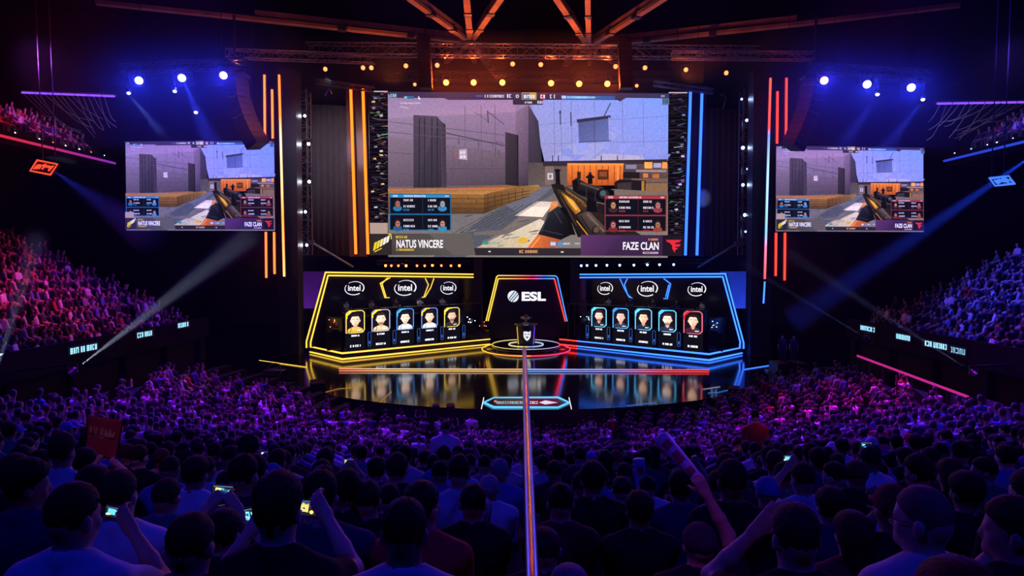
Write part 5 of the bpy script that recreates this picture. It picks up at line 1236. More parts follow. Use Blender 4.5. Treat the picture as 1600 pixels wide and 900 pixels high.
def np_mesh(name, V, Q, m, smooth=True, col=None):
    me = bpy.data.meshes.new(name); me.vertices.add(len(V)); me.vertices.foreach_set('co', np.asarray(V, np.float32).ravel())
    k = Q.shape[1]; me.loops.add(Q.size); me.loops.foreach_set('vertex_index', Q.astype(np.int32).ravel())
    me.polygons.add(len(Q)); me.polygons.foreach_set('loop_start', np.arange(0, Q.size, k, dtype=np.int32))
    me.update(calc_edges=True)
    if smooth: me.polygons.foreach_set('use_smooth', np.ones(len(Q), bool))
    if col is not None:
        a = me.attributes.new('col', 'FLOAT_COLOR', 'POINT'); a.data.foreach_set('color', np.concatenate([col, np.ones((len(col), 1))], 1).astype(np.float32).ravel())
    me.materials.append(m); me.validate(); return me
def rotm(yaw=0.0, pitch=0.0, roll=0.0):
    return np.array(Matrix.Rotation(yaw, 3, 'Z') @ Matrix.Rotation(pitch, 3, 'X') @ Matrix.Rotation(roll, 3, 'Y'), np.float32)
def unit(v): v = np.asarray(v, np.float32); return v / max(np.linalg.norm(v), 1e-6)
def ik(S, W, l1, l2, pole):
    S, W = np.asarray(S, np.float32), np.asarray(W, np.float32); d = W - S; L = np.linalg.norm(d); mx = (l1 + l2) * .995
    if L > mx: W = S + d / L * mx; d = W - S; L = mx
    a = (l1 * l1 - l2 * l2 + L * L) / (2 * L); hgt = math.sqrt(max(l1 * l1 - a * a, 1e-6)); u = d / L
    p = np.asarray(pole, np.float32); p = p - u * (p @ u); p = unit(p)
    return S + u * a + p * hgt, W
HAND_POSE = {'relaxed': (.35, .35), 'grip': (1.1, 1.0), 'phone': (.55, .75), 'fist': (1.45, 1.3), 'open': (.12, .12)}
def hand(f, wrist, fdir, palm, side, pose='relaxed', s_=1.0, g='skin'):
    """palm and five fingers; fdir = direction of the fingers, palm = direction the palm faces, side = +1 when the thumb lies to fdir x palm"""
    fdir = unit(fdir); palm = unit(np.asarray(palm, np.float32) - fdir * float(np.dot(palm, fdir))); lat = np.cross(fdir, palm) * side
    w_ = np.asarray(wrist, np.float32); c1, c2 = HAND_POSE[pose]
    for j, off in enumerate((-.026, -.009, .009, .026)):
        f.cone(w_ + lat * off * .6, w_ + fdir * .085 * s_ + lat * off * s_, .016, .013, .016, g)
    lens = (.060, .076, .080, .070)
    for j, off in enumerate((-.028, -.010, .009, .027)):
        a = w_ + fdir * .088 * s_ + lat * off * s_; L = lens[j] * s_
        d1 = unit(fdir * math.cos(c1) + palm * math.sin(c1) + lat * off * (3.0 if pose == 'open' else .6)); b_ = a + d1 * L * .48
        d2 = unit(fdir * math.cos(c1 + c2) + palm * math.sin(c1 + c2)); c = b_ + d2 * L * .30
        d3 = unit(fdir * math.cos(c1 + 1.7 * c2) + palm * math.sin(c1 + 1.7 * c2)); e = c + d3 * L * .24
        f.cone(a, b_, .0095, .0088, .004, g); f.cone(b_, c, .0088, .0080, .004, g); f.cone(c, e, .0080, .0068, .004, g)
    t0 = w_ + fdir * .025 * s_ + lat * .022 * s_
    td = unit(lat * .75 + fdir * .65 + palm * (.35 if pose in ('relaxed', 'open') else .8)); t1 = t0 + td * .045 * s_; t2 = t1 + unit(td + fdir * .5 + palm * (.3 if pose in ('relaxed', 'open') else .8)) * .034 * s_
    f.cone(t0, t1, .015, .0115, .010, g); f.cone(t1, t2, .0110, .0085, .006, g)

def build_person(key, yaw=0.0, pitch=0.0, roll=0.0, hair='short', seated=True, lh=None, rh=None, pose_l='relaxed', pose_r='relaxed', build=1.0, lean=0.0, h=0.012, sleeve=.55, cap=False, glasses=False, ldir=None, rdir=None, fine=False):
    """local frame: facing +Y, feet on z = 0. lh, rh: wrist targets"""
    f = Field(); B_ = build; zp = .52 if seated else .93
    ln = np.array((0, math.sin(lean), 0), np.float32)
    def T(x, y, z): return (x, y + math.sin(lean) * (z - zp), zp + (z - zp) * math.cos(lean) if z > zp else z)
    o = zp - .52
    f.ell((0, -.01, .53 + o), (.165 * B_, .125 * B_, .13), .05, 'torso'); f.ell(T(0, .01, .68 + o), (.150 * B_, .108 * B_, .18), .06, 'torso')
    f.ell(T(0, .0, .86 + o), (.172 * B_, .112 * B_, .18), .06, 'torso')
    for sx in (-1, 1):
        f.cone(T(sx * .05, -.015, .99 + o), T(sx * .175 * B_, -.02, .965 + o), .062, .058, .05, 'torso')
        f.cone(T(sx * .02, -.02, 1.06 + o), T(sx * .14, -.02, 1.0 + o), .045, .04, .04, 'torso'); f.ell(T(sx * .085, -.075, .90 + o), (.075, .04, .10), .04, 'torso')
    nb_ = np.array(T(0, -.018, 1.02 + o), np.float32); nt = np.array(T(0, .005, 1.11 + o), np.float32)
    f.cone(nb_, nt, .060, .054, .03, 'neck')
    HR = rotm(yaw, pitch, roll)
    def H(x, y, z): return nt + HR @ np.array((x, y, z), np.float32)
    f.ell(H(0, .005, .108), (.074, .096, .097), .03, 'head', HR); f.ell(H(0, -.03, .075), (.060, .062, .07), .03, 'head', HR); f.ell(H(0, .035, .035), (.056, .066, .068), .04, 'head', HR); f.cone(H(0, .088, -.002), H(0, .075, .0), .020, .02, .03, 'head')
    f.cone(nt, H(0, .0, .05), .054, .055, .03, 'head')
    f.cone(H(0, .098, .085), H(0, .112, .052), .010, .014, .012, 'head'); f.cone(H(-.035, .086, .098), H(.035, .086, .098), .012, .012, .02, 'head')
    f.cone(H(-.018, .094, .022), H(.018, .094, .022), .008, .008, .008, 'head'); f.cone(H(-.015, .092, .012), H(.015, .092, .012), .008, .008, .006, 'head')
    for sx in (-1, 1):
        f.ell(H(sx * .031, .083, .082), (.013, .012, .010), .005, 'head', HR); f.ell(H(sx * .082, -.004, .072), (.012, .022, .034), .006, 'head', HR); f.ell(H(sx * .045, .07, .05), (.02, .02, .02), .02, 'head', HR)
    arms = {}
    for sx, tgt, pose, dr in ((-1, lh, pose_l, ldir), (1, rh, pose_r, rdir)):
        S = np.array(T(sx * .188 * B_, -.015, .955 + o), np.float32)
        if tgt is None:
            W = np.array((sx * .09, .34, .60), np.float32) if seated else np.array((sx * .25, .06, .80), np.float32); pole = (sx * .5, -.6, -.6); dr0 = (-sx * .3, .9, -.15) if seated else (0, .15, -1); pal = (0, 0, -1) if seated else (-sx, 0, 0); tside = -1 * sx
        else:
            W = np.array(tgt, np.float32); pole = (sx * .7, .1, -.8); dr0 = dr if dr is not None else None; pal = (0, 1, 0); tside = 1
        E, W = ik(S, W, .29, .26, pole)
        fd = unit(W - E); f.cone(S, S + (E - S) * .5, .053, .046, .04, 'upper' + str(sx)); f.cone(S + (E - S) * .5, E, .046, .036, .02, 'arm'); f.cone(E, E + (W - E) * .4, .038, .036, .02, 'arm'); f.cone(E + (W - E) * .4, W, .036, .024, .015, 'arm')
        if dr0 is None: dr0 = fd if pose in ('fist', 'grip', 'open') else unit(fd + np.array((-sx * .4, .2, .3)))
        # which side the thumb sits: towards the middle of the body when raised
        lat = np.cross(unit(dr0), unit(np.asarray(pal, np.float32) - unit(dr0) * float(np.dot(pal, unit(dr0)))))
        want = np.array((-sx, 0, 0.2), np.float32); tside = 1 if lat @ want > 0 else -1
        hand(f, W, dr0, pal, tside, pose); arms[sx] = (S, E, W)
    if seated:
        for sx in (-1, 1):
            f.cone((sx * .085, .02, .515), (sx * .105, .40, .50), .082 * B_, .058, .03, 'leg'); f.cone((sx * .105, .40, .49), (sx * .105, .40, .09), .056, .036, .03, 'leg'); f.cone((sx * .105, .36, .045), (sx * .115, .48, .035), .042, .032, .02, 'foot')
    else:
        for sx in (-1, 1):
            f.cone((sx * .085, 0, .90), (sx * .095, .01, .50), .085 * B_, .058, .04, 'leg'); f.cone((sx * .095, .01, .50), (sx * .10, -.01, .08), .056, .036, .03, 'leg'); f.cone((sx * .10, -.04, .045), (sx * .12, .12, .035), .042, .032, .02, 'foot')
    out = {}
    lo, n = f.grid(h)
    D = f.sample(lo, n, h); V, Q = surface(D, lo, h); out['body'] = np_mesh('body', V, Q, M['skin'])
    ax = [lo[j] + h * np.arange(n[j], dtype=np.float32) for j in range(3)]
    X, Y, Z = np.meshgrid(*ax, indexing='ij', sparse=True)
    # shirt
    D = f.sample(lo, n, h, .011, {'torso', 'upper-1', 'upper1'})
    for sx, (S, E, W) in arms.items():
        pr = ('c', S, S + (E - S) * (sleeve + .1), .062, .055, 0, '')
        P_ = np.stack(np.broadcast_arrays(X, Y, Z), -1); d = Field.dist(pr, P_); hh = np.clip(.5 + .5 * (D - d) / .03, 0, 1); D = D + (d - D) * hh - .03 * hh * (1 - hh)
    P_ = np.stack(np.broadcast_arrays(X, Y, Z), -1)
    nk = Field.dist(('c', nb_ + np.array((0, .012, .012), np.float32), nt + np.array((0, .03, .1), np.float32), .066, .09, 0, ''), P_)
    D = np.maximum(D, -nk); D = np.maximum(D, (zp - .045) - Z)
    V, Q = surface(D.astype(np.float32), lo, h); out['shirt'] = np_mesh('shirt', V, Q, M['cloth'])
    # trousers
    D = f.sample(lo, n, h, .012, {'leg'}); hip = Field.dist(('e', np.array((0, -.01, .50 + o), np.float32), np.array((.175 * B_, .135 * B_, .12), np.float32), None), P_); D = np.minimum(D, hip); D = np.maximum(D, .09 - Z)
    D = np.maximum(D, Z - (zp + .06)); V, Q = surface(D.astype(np.float32), lo, h); out['trousers'] = np_mesh('trousers', V, Q, M['cloth'])
    # shoes
    D = f.sample(lo, n, h, .008, {'foot'}); D = np.maximum(D, .004 - Z); V, Q = surface(D.astype(np.float32), lo, h); out['shoes'] = np_mesh('shoes', V, Q, M['cloth'])
    # hair / cap
    hh_ = min(h, .009); hc = H(0, .0, .09); lo2 = hc - .24; n2 = np.array([int(.48 / hh_)] * 3)
    ax = [lo2[j] + hh_ * np.arange(n2[j], dtype=np.float32) for j in range(3)]; P2 = np.stack(np.meshgrid(*ax, indexing='ij'), -1)
    q = (P2 - nt) @ HR
    sk = Field.dist(('e', np.array((0, .003, .105), np.float32), np.array((.076, .097, .100), np.float32), None), q)
    if cap:
        D = np.maximum(sk - .014, .085 + .02 * (q[..., 1] > 2) - q[..., 2] - .0 * q[..., 1]); D = np.maximum(D, -(sk - .002))
        br = Field.dist(('e', np.array((0, .115, .098), np.float32), np.array((.072, .075, .010), np.float32), None), q); D = np.minimum(D, br)
        bt = Field.dist(('e', np.array((0, .003, .217), np.float32), np.array((.008, .008, .006), np.float32), None), q); D = np.minimum(D, bt)
        V, Q = surface(D.astype(np.float32), lo2, hh_); out['cap'] = np_mesh('cap', V, Q, M['cloth'])
    if hair != 'bald':
        th = {'short': .012, 'thick': .022, 'long': .020, 'buzz': .006, 'bun': .014}[hair]
        wob = .0014 * np.sin(q[..., 0] * 210 + q[..., 2] * 60) * np.sin(q[..., 2] * 190 + q[..., 1] * 40) + .0013 * np.sin(q[..., 0] * 370 - q[..., 1] * 90 + 1.0) * np.sin(q[..., 1] * 330 + q[..., 2] * 120)
        up = np.clip((q[..., 2] - .07) / .12, 0, 1); D = sk - th * (.45 + .85 * up * up * (3 - 2 * up)) - wob * (2.0 if hair != 'buzz' else .5)
        front = (q[..., 1] - .022) - 1.1 * np.maximum(q[..., 2] - .10, 0) * 1.6
        D = np.maximum(D, front * .6); D = np.maximum(D, (.028 if hair != 'long' else .0) - q[..., 2] + .35 * np.maximum(q[..., 1] + .03, 0))
        if hair == 'long':
            d = Field.dist(('c', np.array((0, -.055, .09), np.float32), np.array((0, -.085, -.17), np.float32), .085, .062, 0, ''), q * np.array((.92, 1.25, 1), np.float32)) - wob * 2; k = .03; hx = np.clip(.5 + .5 * (D - d) / k, 0, 1); D = D + (d - D) * hx - k * hx * (1 - hx)
        if hair == 'bun':
            d = Field.dist(('e', np.array((0, -.10, .17), np.float32), np.array((.042, .042, .042), np.float32), None), q) - wob * 2; k = .015; hx = np.clip(.5 + .5 * (D - d) / k, 0, 1); D = D + (d - D) * hx - k * hx * (1 - hx)
        if cap: D = np.maximum(D, q[..., 2] - .088)
        V, Q = surface(D.astype(np.float32), lo2, hh_); out['hair'] = np_mesh('hair', V, Q, M['hair'])
    if glasses:
        mb = MB()
        for sx in (-1, 1):
            mb.tube([H(sx * .033 + .024 * math.cos(a), .112, .080 + .018 * math.sin(a)) for a in [2 * PI * i / 14 for i in range(14)]], .0022, 5, closed=True); mb.tube([H(sx * .058, .110, .085), H(sx * .080, .06, .088), H(sx * .083, -.005, .085)], .0022, 5)
        mb.tube([H(-.010, .114, .085), H(.010, .114, .085)], .0022, 5)
        me = bpy.data.meshes.new('glasses'); me.from_pydata([tuple(v) for v in mb.v], [], mb.f); me.materials.append(M['black']); out['glasses'] = me
    out['_arms'] = arms; return out
def spawn(parts, label, loc, rz, shirt, trousers, hairc, skin, group=None, capc=None, scale=1.0, zs=1.0, name='person'):
    t = thing(name, loc, label, 'person', group, rz); t.scale = (scale, scale, scale * zs)
    for k in ('body', 'shirt', 'trousers', 'shoes', 'hair', 'cap', 'glasses'):
        if k not in parts: continue
        o = bpy.data.objects.new(k, parts[k]); COL.objects.link(o); o.parent = t
        o.color = (*{'body': skin, 'shirt': shirt, 'trousers': trousers, 'shoes': (.03, .03, .035), 'hair': hairc, 'cap': capc or (.05, .05, .06), 'glasses': (0, 0, 0)}[k], 1)
    return t
SKINS = [(.52, .31, .22), (.46, .27, .19), (.58, .37, .28), (.30, .17, .11), (.40, .24, .17)]
HAIRS = [(.012, .010, .009), (.03, .018, .012), (.05, .028, .016), (.016, .012, .012)]
CLOTHS = {'white': (.72, .72, .74), 'grey': (.26, .26, .28), 'black': (.015, .015, .018), 'charcoal': (.04, .04, .045), 'navy': (.025, .03, .09), 'blue': (.10, .16, .42), 'pale blue': (.42, .50, .62), 'red': (.48, .04, .04), 'maroon': (.14, .02, .03), 'green': (.05, .18, .12), 'teal': (.04, .16, .18), 'purple': (.16, .06, .28), 'pale': (.55, .52, .50)}
# ================================================================== the crowd near the viewer, one by one
prng = random.Random(11)
_cache = {}
def person_parts(**kw):
    key = repr(sorted(kw.items()))
    if key not in _cache: _cache[key] = build_person(key, **kw)
    return _cache[key]
TAKEN = []
def seat_at(px, d):
    """the seat of the bowl nearest to distance d along the sight line through column px"""
    Y = d
    for _ in range(4):
        X = (px - 820) / F * Y; v = Vector((X, Y - RC[1])); dd = RC[1] - v.length
        k = max(0, round((dd - 1.55) / .85)) if _ == 0 else k
        v = v.normalized() * (RC[1] - row_d(k)); Y = RC[1] + v.y
    X = (px - 820) / F * Y
    return X, Y, k
def facing(X, Y): return math.atan2(X, 45.0 - Y) * .6
def near_person(px, ytop, wd, shirt, label, hair='short', hc=None, skin=None, k=None, lh=None, rh=None, group=None, capc=None, trousers='charcoal', rz=None, stand=False, **kw):
    d = .178 * F / wd if k is None else row_d(k)
    X, Y, k = seat_at(px, d)
    zf = row_z(row_d(k)); top = at(px, ytop, Y); X = top.x
    hm = 1.74 if stand else 1.328
    S0 = .93 if k <= 4 else 1.0; zs = (top.z - zf) / hm / S0; zs = max(.76, min(1.26 if not stand else 1.15, zs))
    rz = facing(X, Y) if rz is None else rz
    loc = Vector((X, Y, zf)); mi = Matrix.Rotation(-rz, 3, 'Z')
    loc_t = lambda t: None if t is None else tuple(round(c, 3) for c in (lambda v: (v.x / S0, v.y / S0, v.z / zs / S0))(mi @ (at(t[0], t[1], Y + t[2]) - loc)))
    parts = person_parts(hair=hair, lh=loc_t(lh), rh=loc_t(rh), seated=not stand, **kw)
    TAKEN.append((X, Y)); i = len(TAKEN)
    return spawn(parts, label, loc, rz, CLOTHS[shirt], CLOTHS[trousers], HAIRS[i % 4] if hc is None else hc, SKINS[i % 5] if skin is None else skin, group, CLOTHS[capc] if capc else None, scale=S0, zs=zs), Y
HN = dict(h=.010)
P_ = {}
def NP(key, *a, **k): P_[key] = near_person(*a, **k)
# first rows, measured one by one:     column, head top, head width, shirt, label
NP('a', 110, 755, 74, 'pale blue', 'person in blue lit white t-shirt filming with phone held low beside own head', yaw=-.25, rh=(206, 828, .30), pose_r='phone', h=.009, k=1)
NP('b', 432, 742, 72, 'black', 'person in black t-shirt whose big dark head stands before two small phones', hair='thick', rh=(510, 806, .36), pose_r='phone', lh=(392, 828, .30), pose_l='phone', h=.009, k=1)
NP('c', 631, 780, 64, 'pale blue', 'person with short hair in pale blue polo with collar, front of the crowd', h=.009, k=1)
NP('d', 1447, 757, 76, 'pale', 'person with shaved head and glasses in white t-shirt turning towards the orange side', hair='buzz', yaw=.75, glasses=True, h=.009, k=1, hc=(.20, .11, .085), skin=(.60, .38, .30))
NP('e', 1246, 788, 78, 'black', 'person with brown hair raising a bent bare forearm beside the head', hair='short', hc=(.06, .025, .02), lh=(1178, 832, .22), pose_l='open', h=.009, k=1)
NP('f', 1095, 818, 60, 'black', 'person in black cap swinging a long purple inflatable stick', cap=True, capc='charcoal', rh=(1103, 772, .1), pose_r='grip', h=.009, k=2, build=1.05)
NP('g', 345, 800, 58, 'black', 'person holding a lit phone sideways with both hands over the head', hair='thick', lh=(322, 796, .28), rh=(372, 794, .28), pose_l='phone', pose_r='phone', h=.009, k=2)
NP('h', 38, 720, 56, 'navy', 'person in navy top at the edge of the crowd, face turned to the stage light', hair='thick', yaw=-.7, k=2, **HN)
NP('i', 295, 803, 58, 'charcoal', 'person low in the crowd with a bright wristband beside the green t-shirt', hair='short', k=1, **HN)
NP('j', 258, 748, 46, 'teal', 'person in dark green t-shirt with a tiny lit badge on the back', k=3, **HN)
NP('k', 1300, 764, 46, 'navy', 'person in navy t-shirt with dark full hair behind the long haired one', hair='thick', k=3, **HN)
NP('l', 1335, 802, 58, 'maroon', 'person with long dark reddish hair down the back', hair='long', hc=(.05, .015, .015), k=2, **HN)
NP('m', 1398, 757, 50, 'black', 'person clapping both hands in front of the shaved head with glasses', hair='short', cap=True, capc='maroon', lh=(1372, 800, .25), rh=(1388, 798, .25), pose_l='open', pose_r='open', k=2, **HN)
NP('n', 1590, 776, 62, 'black', 'person at the edge with a hand lifted before the mouth', hair='short', yaw=.9, lh=(1566, 850, .25), pose_l='relaxed', k=1, **HN)
NP('o', 1505, 883, 70, 'maroon', 'person of whom only dark red hair shows below the white t-shirt', hair='thick', hc=(.06, .012, .012), k=0, **HN)
NP('p', 1200, 745, 44, 'black', 'person in blue cap and black t-shirt with a small light mark', hair='short', cap=True, capc='blue', k=4, **HN)
NP('q', 717, 711, 36, 'pale blue', 'tall person in light blue t-shirt, back fully seen, beside the grey haired one', k=4, **HN)
NP('r', 764, 743, 32, 'pale blue', 'person with grey hair in light collared shirt', hair='short', hc=(.30, .30, .32), k=5, **HN)
NP('s', 739, 757, 40, 'black', 'person in black t-shirt with tiny emblem before the light blue t-shirt', k=3, **HN)
NP('t', 876, 756, 40, 'maroon', 'person in dark maroon t-shirt just beyond the handrail', k=3, **HN)
NP('u', 909, 737, 33, 'black', 'person in black t-shirt behind the maroon t-shirt', k=5, **HN)
NP('v', 972, 745, 34, 'black', 'person in black t-shirt with small white marks on the shoulder', k=5, **HN)
NP('w', 1000, 770, 42, 'black', 'person with round full dark hair in black before the blue inflatable stick', hair='thick', k=3, **HN)
NP('x', 1064, 737, 36, 'navy', 'person in dark navy t-shirt below the raised fist', hair='thick', k=4, **HN)
NP('y', 1124, 735, 36, 'blue', 'person in blue shirt right behind the arm with the purple stick', k=4, **HN)
NP('z', 1256, 723, 40, 'pale', 'person in white t-shirt holding up a small phone in one hand', lh=(1230, 732, .25), pose_l='phone', yaw=.2, k=4, **HN)
NP('aa', 1306, 722, 34, 'black', 'person in black with face lit pink from the side, behind the navy t-shirt', yaw=.6, k=5, **HN)
NP('ab', 1340, 720, 36, 'black', 'person in brown cap and black top', cap=True, capc='maroon', k=5, **HN)
NP('ac', 1438, 712, 40, 'black', 'person with dark hair above the shaved head, face edge lit pink', yaw=.5, hair='thick', k=4, **HN)
NP('ad', 1487, 718, 46, 'black', 'person with long black hair beside the green shirt', hair='long', k=4, **HN)
NP('ae', 1540, 715, 36, 'green', 'person in green t-shirt seen in profile', yaw=1.0, k=5, **HN)
NP('af', 1574, 697, 34, 'blue', 'person in blue shirt behind the green t-shirt near the edge', hair='thick', k=6, **HN)
NP('ag', 60, 703, 30, 'black', 'person in black with face edge lit red near the edge of the crowd', yaw=-.5, k=5, **HN)
NP('ah', 95, 678, 38, 'pale blue', 'tall person in light blue t-shirt before the red banner', hair='thick', k=4, **HN)
NP('ai', 130, 702, 36, 'black', 'person with dark hair directly under the banner corner', hair='thick', k=5, **HN)
NP('aj', 150, 738, 40, 'blue', 'person in blue cap low before the red banner', cap=True, capc='blue', k=4, **HN)
NP('ak', 215, 695, 31, 'black', 'person in black with short hair on the far side of the banner', k=6, **HN)
NP('al', 264, 712, 33, 'blue', 'person with cropped hair in blue shirt behind the green t-shirt', hair='buzz', k=5, **HN)
NP('am', 320, 712, 33, 'pale blue', 'person in pale blue t-shirt behind the sideways phone', hair='buzz', k=5, **HN)
NP('an', 357, 697, 28, 'black', 'person in black next to the wide back in dark shirt', k=7, **HN)
NP('ao', 387, 678, 32, 'black', 'person with wide back in dark shirt and a cap, behind the two small phones', cap=True, capc='black', build=1.1, k=5, **HN)
NP('ap', 424, 724, 34, 'navy', 'person in shiny blue cap behind the big dark head', cap=True, capc='blue', k=5, **HN)
NP('aq', 502, 718, 32, 'pale blue', 'person in pale blue t-shirt before whom a phone camera is held up', k=5, **HN)
NP('ar', 540, 736, 42, 'black', 'person with full dark hair between two pale shirts', hair='thick', k=3, **HN)
NP('as', 574, 752, 44, 'black', 'person in black t-shirt behind the pale blue polo, towards the red stand', k=3, **HN)
NP('at', 620, 710, 32, 'black', 'person in black with tall dark hair behind the pale blue polo', hair='thick', k=5, **HN)
NP('au', 607, 757, 32, 'charcoal', 'person in charcoal t-shirt with pale collar line', k=4, **HN)
NP('av', 684, 724, 30, 'blue', 'person in blue shirt bending beside the tall light blue t-shirt', lean=.25, k=6, **HN)
NP('aw', 781, 717, 30, 'blue', 'person with ash hair in blue behind the grey haired one', hc=(.22, .22, .24), k=6, **HN)
NP('ax', 850, 826, 46, 'black', 'person with dark hair half hidden by the lower end of the handrail', k=2, **HN)
NP('ay', 890, 882, 46, 'purple', 'person whose purple lit head shows at the bottom by the handrail', hair='buzz', hc=(.2, .16, .2), k=1, **HN)
NP('az', 937, 729, 26, 'blue', 'person in bright blue shirt between two black t-shirts', k=6, **HN)
NP('ba', 866, 720, 27, 'maroon', 'person in pinkish shirt behind the maroon t-shirt', k=7, **HN)
NP('bb', 976, 723, 26, 'black', 'person in black right under the blue inflatable stick', k=7, **HN)
NP('bc', 1012, 744, 30, 'pale blue', 'person holding up the blue inflatable stick', lh=(1003, 766, .2), pose_l='grip', k=6, **HN)
NP('bd', 1090, 738, 22, 'navy', 'person throwing a bare fist high in the air', rh=(1074, 688, .1), pose_r='fist', k=8, **HN)
NP('be', 172, 728, 30, 'black', 'person holding up the red banner', lh=(150, 722, .2), rh=(184, 726, .2), pose_l='grip', pose_r='grip', k=6, **HN)
NP('bf', 414, 722, 17, 'charcoal', 'person with both arms up holding a tiny lit phone near the blue cap', lh=(408, 716, .3), rh=(419, 716, .3), pose_l='phone', pose_r='phone', k=10)
NP('bg', 552, 736, 21, 'blue', 'person with both arms up filming on a phone near the full dark hair', lh=(538, 730, .3), rh=(556, 730, .3), pose_l='phone', pose_r='phone', k=8)
NP('bh', 590, 744, 24, 'charcoal', 'person with both arms up holding the brightest small phone', lh=(579, 740, .3), rh=(595, 740, .3), pose_l='phone', pose_r='phone', k=7)
NP('bi', 1374, 722, 25, 'blue', 'person holding a square bright blue phone screen up with both hands', lh=(1345, 710, .3), rh=(1366, 706, .3), pose_l='phone', pose_r='phone', k=7)
NP('bj', 696, 657, 15, 'white', 'person in white t-shirt standing in the aisle, back to the viewer', stand=True, k=13, build=1.1)
NP('bk', 737, 645, 9, 'white', 'person in pale shirt standing with hands on hips before the stage edge', stand=True, k=33, build=1.1)
NP('bl', 1180, 632, 13, 'red', 'person in orange red t-shirt standing up among the seats', stand=True, k=15, build=1.1, skin=(.6, .36, .28))
NP('bm', 1181, 603, 7.5, 'white', 'person in white sleeveless top standing up behind the orange red t-shirt', stand=True, k=25)

# crew on the deck beside the blue booth
for x, y, lb in ((1222, 490, 'crew person in dark clothes standing beside the blue booth, nearer the booth'), (1240, 492, 'crew person in dark clothes standing beside the blue booth, farther from the booth')):
    p = at(x, y + 75, 43.5); pr = person_parts(hair='short', seated=False)
    spawn(pr, lb, Vector((p.x, p.y, FLOOR_Z + 2.6)), PI * .9, CLOTHS['navy'], CLOTHS['navy'], HAIRS[0], SKINS[1], zs=1.0)
    b = MB(); b.box((p.x, p.y, FLOOR_Z + 1.3), (1.1, 1.6, 2.6)); struct('trim_crew_deck_%d' % x, b, M['black'])
spot('crew_light', (14, 36, 14), at(1231, 540, 43.5), 700, (.05, .15, 1), 20, 1, .1)
# players behind the desks
for (B, Cc, ud, nb, mons, tops), nm, s in ((BL, 'yellow', -1), (BR, 'blue', 1)):
    cols = ['pale', 'grey', 'charcoal', 'white', 'white'] if s < 0 else ['pale', 'navy', 'charcoal', 'navy', 'pale blue']
    for k in range(5):
        q = mons[k] + nb * 1.0; rz = math.atan2(nb.x, -nb.y)
        pr = person_parts(hair='short', h=.016, pitch=-.15, lh=(-.2, .40, .78), rh=(.2, .40, .78), yaw=0.0 if k % 2 else .15)
        spawn(pr, 'player in %s jersey behind the %s portrait from the outer end, %s booth' % ({'pale': 'cream'}.get(cols[k], cols[k]), ordn[k], nm), Vector((q.x, q.y, 4.3)), rz, CLOTHS[cols[k]], CLOTHS['black'], HAIRS[k % 4], SKINS[k % 3], 'players of the %s booth' % nm)
        c = thing('gaming_chair', (q.x, q.y, 4.3), 'dark chair of the %s player from the outer end, %s booth' % (ordn[k], nm), 'chair', 'players chairs of the %s booth' % nm)
        b = MB(); b.box((q.x, q.y, 4.3 + .37), (.5, .5, .09), rz, bev=.03); b.build('seat', M['booth'], c)
        bk = q + nb * .30; b = MB(); b.box((bk.x, bk.y, 4.3 + .78), (.5, .08, .78), rz, bev=.03); b.build('backrest', M['booth'], c)
        b = MB(); b.bar((q.x, q.y, 4.34), (q.x, q.y, 4.64), .07); b.build('post', M['darksteel'], c); b = MB(); b.lathe([(.3, 0), (.3, .04)], (q.x, q.y, 4.3), 10); b.build('base', M['darksteel'], c)

# ------------------------------------------------------------------ held things
def phone(px, py, wpx, hpx, Y, label, tilt=0.0, seed=0):
    c = at(px, py, Y); w_, h_ = wpx * Y / F, hpx * Y / F; t = thing('phone', c, label, 'phone')
    m = Matrix.Rotation(tilt, 3, 'Y')
    b = MB(); b.box(c, (w_ * 1.12, .010, h_ * 1.12), m=m, bev=.003); b.build('case', M['black'], t)
    def fn(x, y, f): q = c + m @ Vector(((x - .5) * w_, -.0055 - f * .08, (.5 - y) * h_)); return (q.x, q.y, q.z)
    pt = Paint(fn); q = random.Random(seed); pt.rect(0, 0, 1, 1, (24, 26, 34))
    pt.poly([(.15, .15), (.12, .7), (.5, .8), (.55, .2)], [(250, 210, 120), (90, 190, 220), (230, 240, 250), (250, 190, 90), (90, 200, 250)][seed % 5])
    for k in range(7): pt.ell(q.uniform(.1, .9), q.uniform(.2, .85), q.uniform(.04, .13), q.uniform(.05, .14), q.choice([(230, 240, 250), (60, 150, 200), (120, 220, 200), (250, 200, 110), (40, 80, 140)]), 8)
    pt.rect(.05, .02, .95, .1, (60, 90, 110)); pt.mb.build('screen', M['phone_pix'], t)
    b = MB(); b.lathe([(0, -.002), (.006, -.002), (.006, .004), (0, .004)], c + m @ Vector((w_ * .38, .006, h_ * .3)), 8, m=Matrix.Rotation(-PI / 2, 3, 'X')); b.build('camera_lens', M['glass'], t)
Yn = lambda k: P_[k][1]
phone(181, 800, 32, 16, Yn('a') + .40, 'phone with pale green screen held by the person in blue lit white t-shirt', .15, 1)
phone(349, 769, 34, 22, Yn('g') + .36, 'phone held sideways in two hands with a bright orange picture', .05, 0)
phone(391, 806, 15, 25, Yn('b') + .40, 'small upright phone with greenish picture beside the big dark head', -.2, 4)
phone(482, 793, 32, 24, Yn('b') + .46, 'dark phone camera with blue and orange dots held by a raised bare hand', .05, 3)
phone(413, 709, 12, 7, Yn('bf') + .36, 'tiny bright phone above the blue cap', 0, 2)
phone(545, 722, 17, 10, Yn('bg') + .36, 'small phone with yellow picture held up behind the full dark hair', 0, 3)
phone(587, 732, 15, 10, Yn('bh') + .36, 'small very bright phone beside the tall dark hair', 0, 2)
phone(1233, 716, 19, 9, Yn('z') + .32, 'small phone with white blue picture held by the person in white t-shirt', 0, 1)
phone(1353, 699, 18, 16, Yn('bi') + .36, 'square bright blue phone screen held up near the brown cap', 0, 4)
M['print_red'] = mat('print_red', (.35, .02, .06), .5)
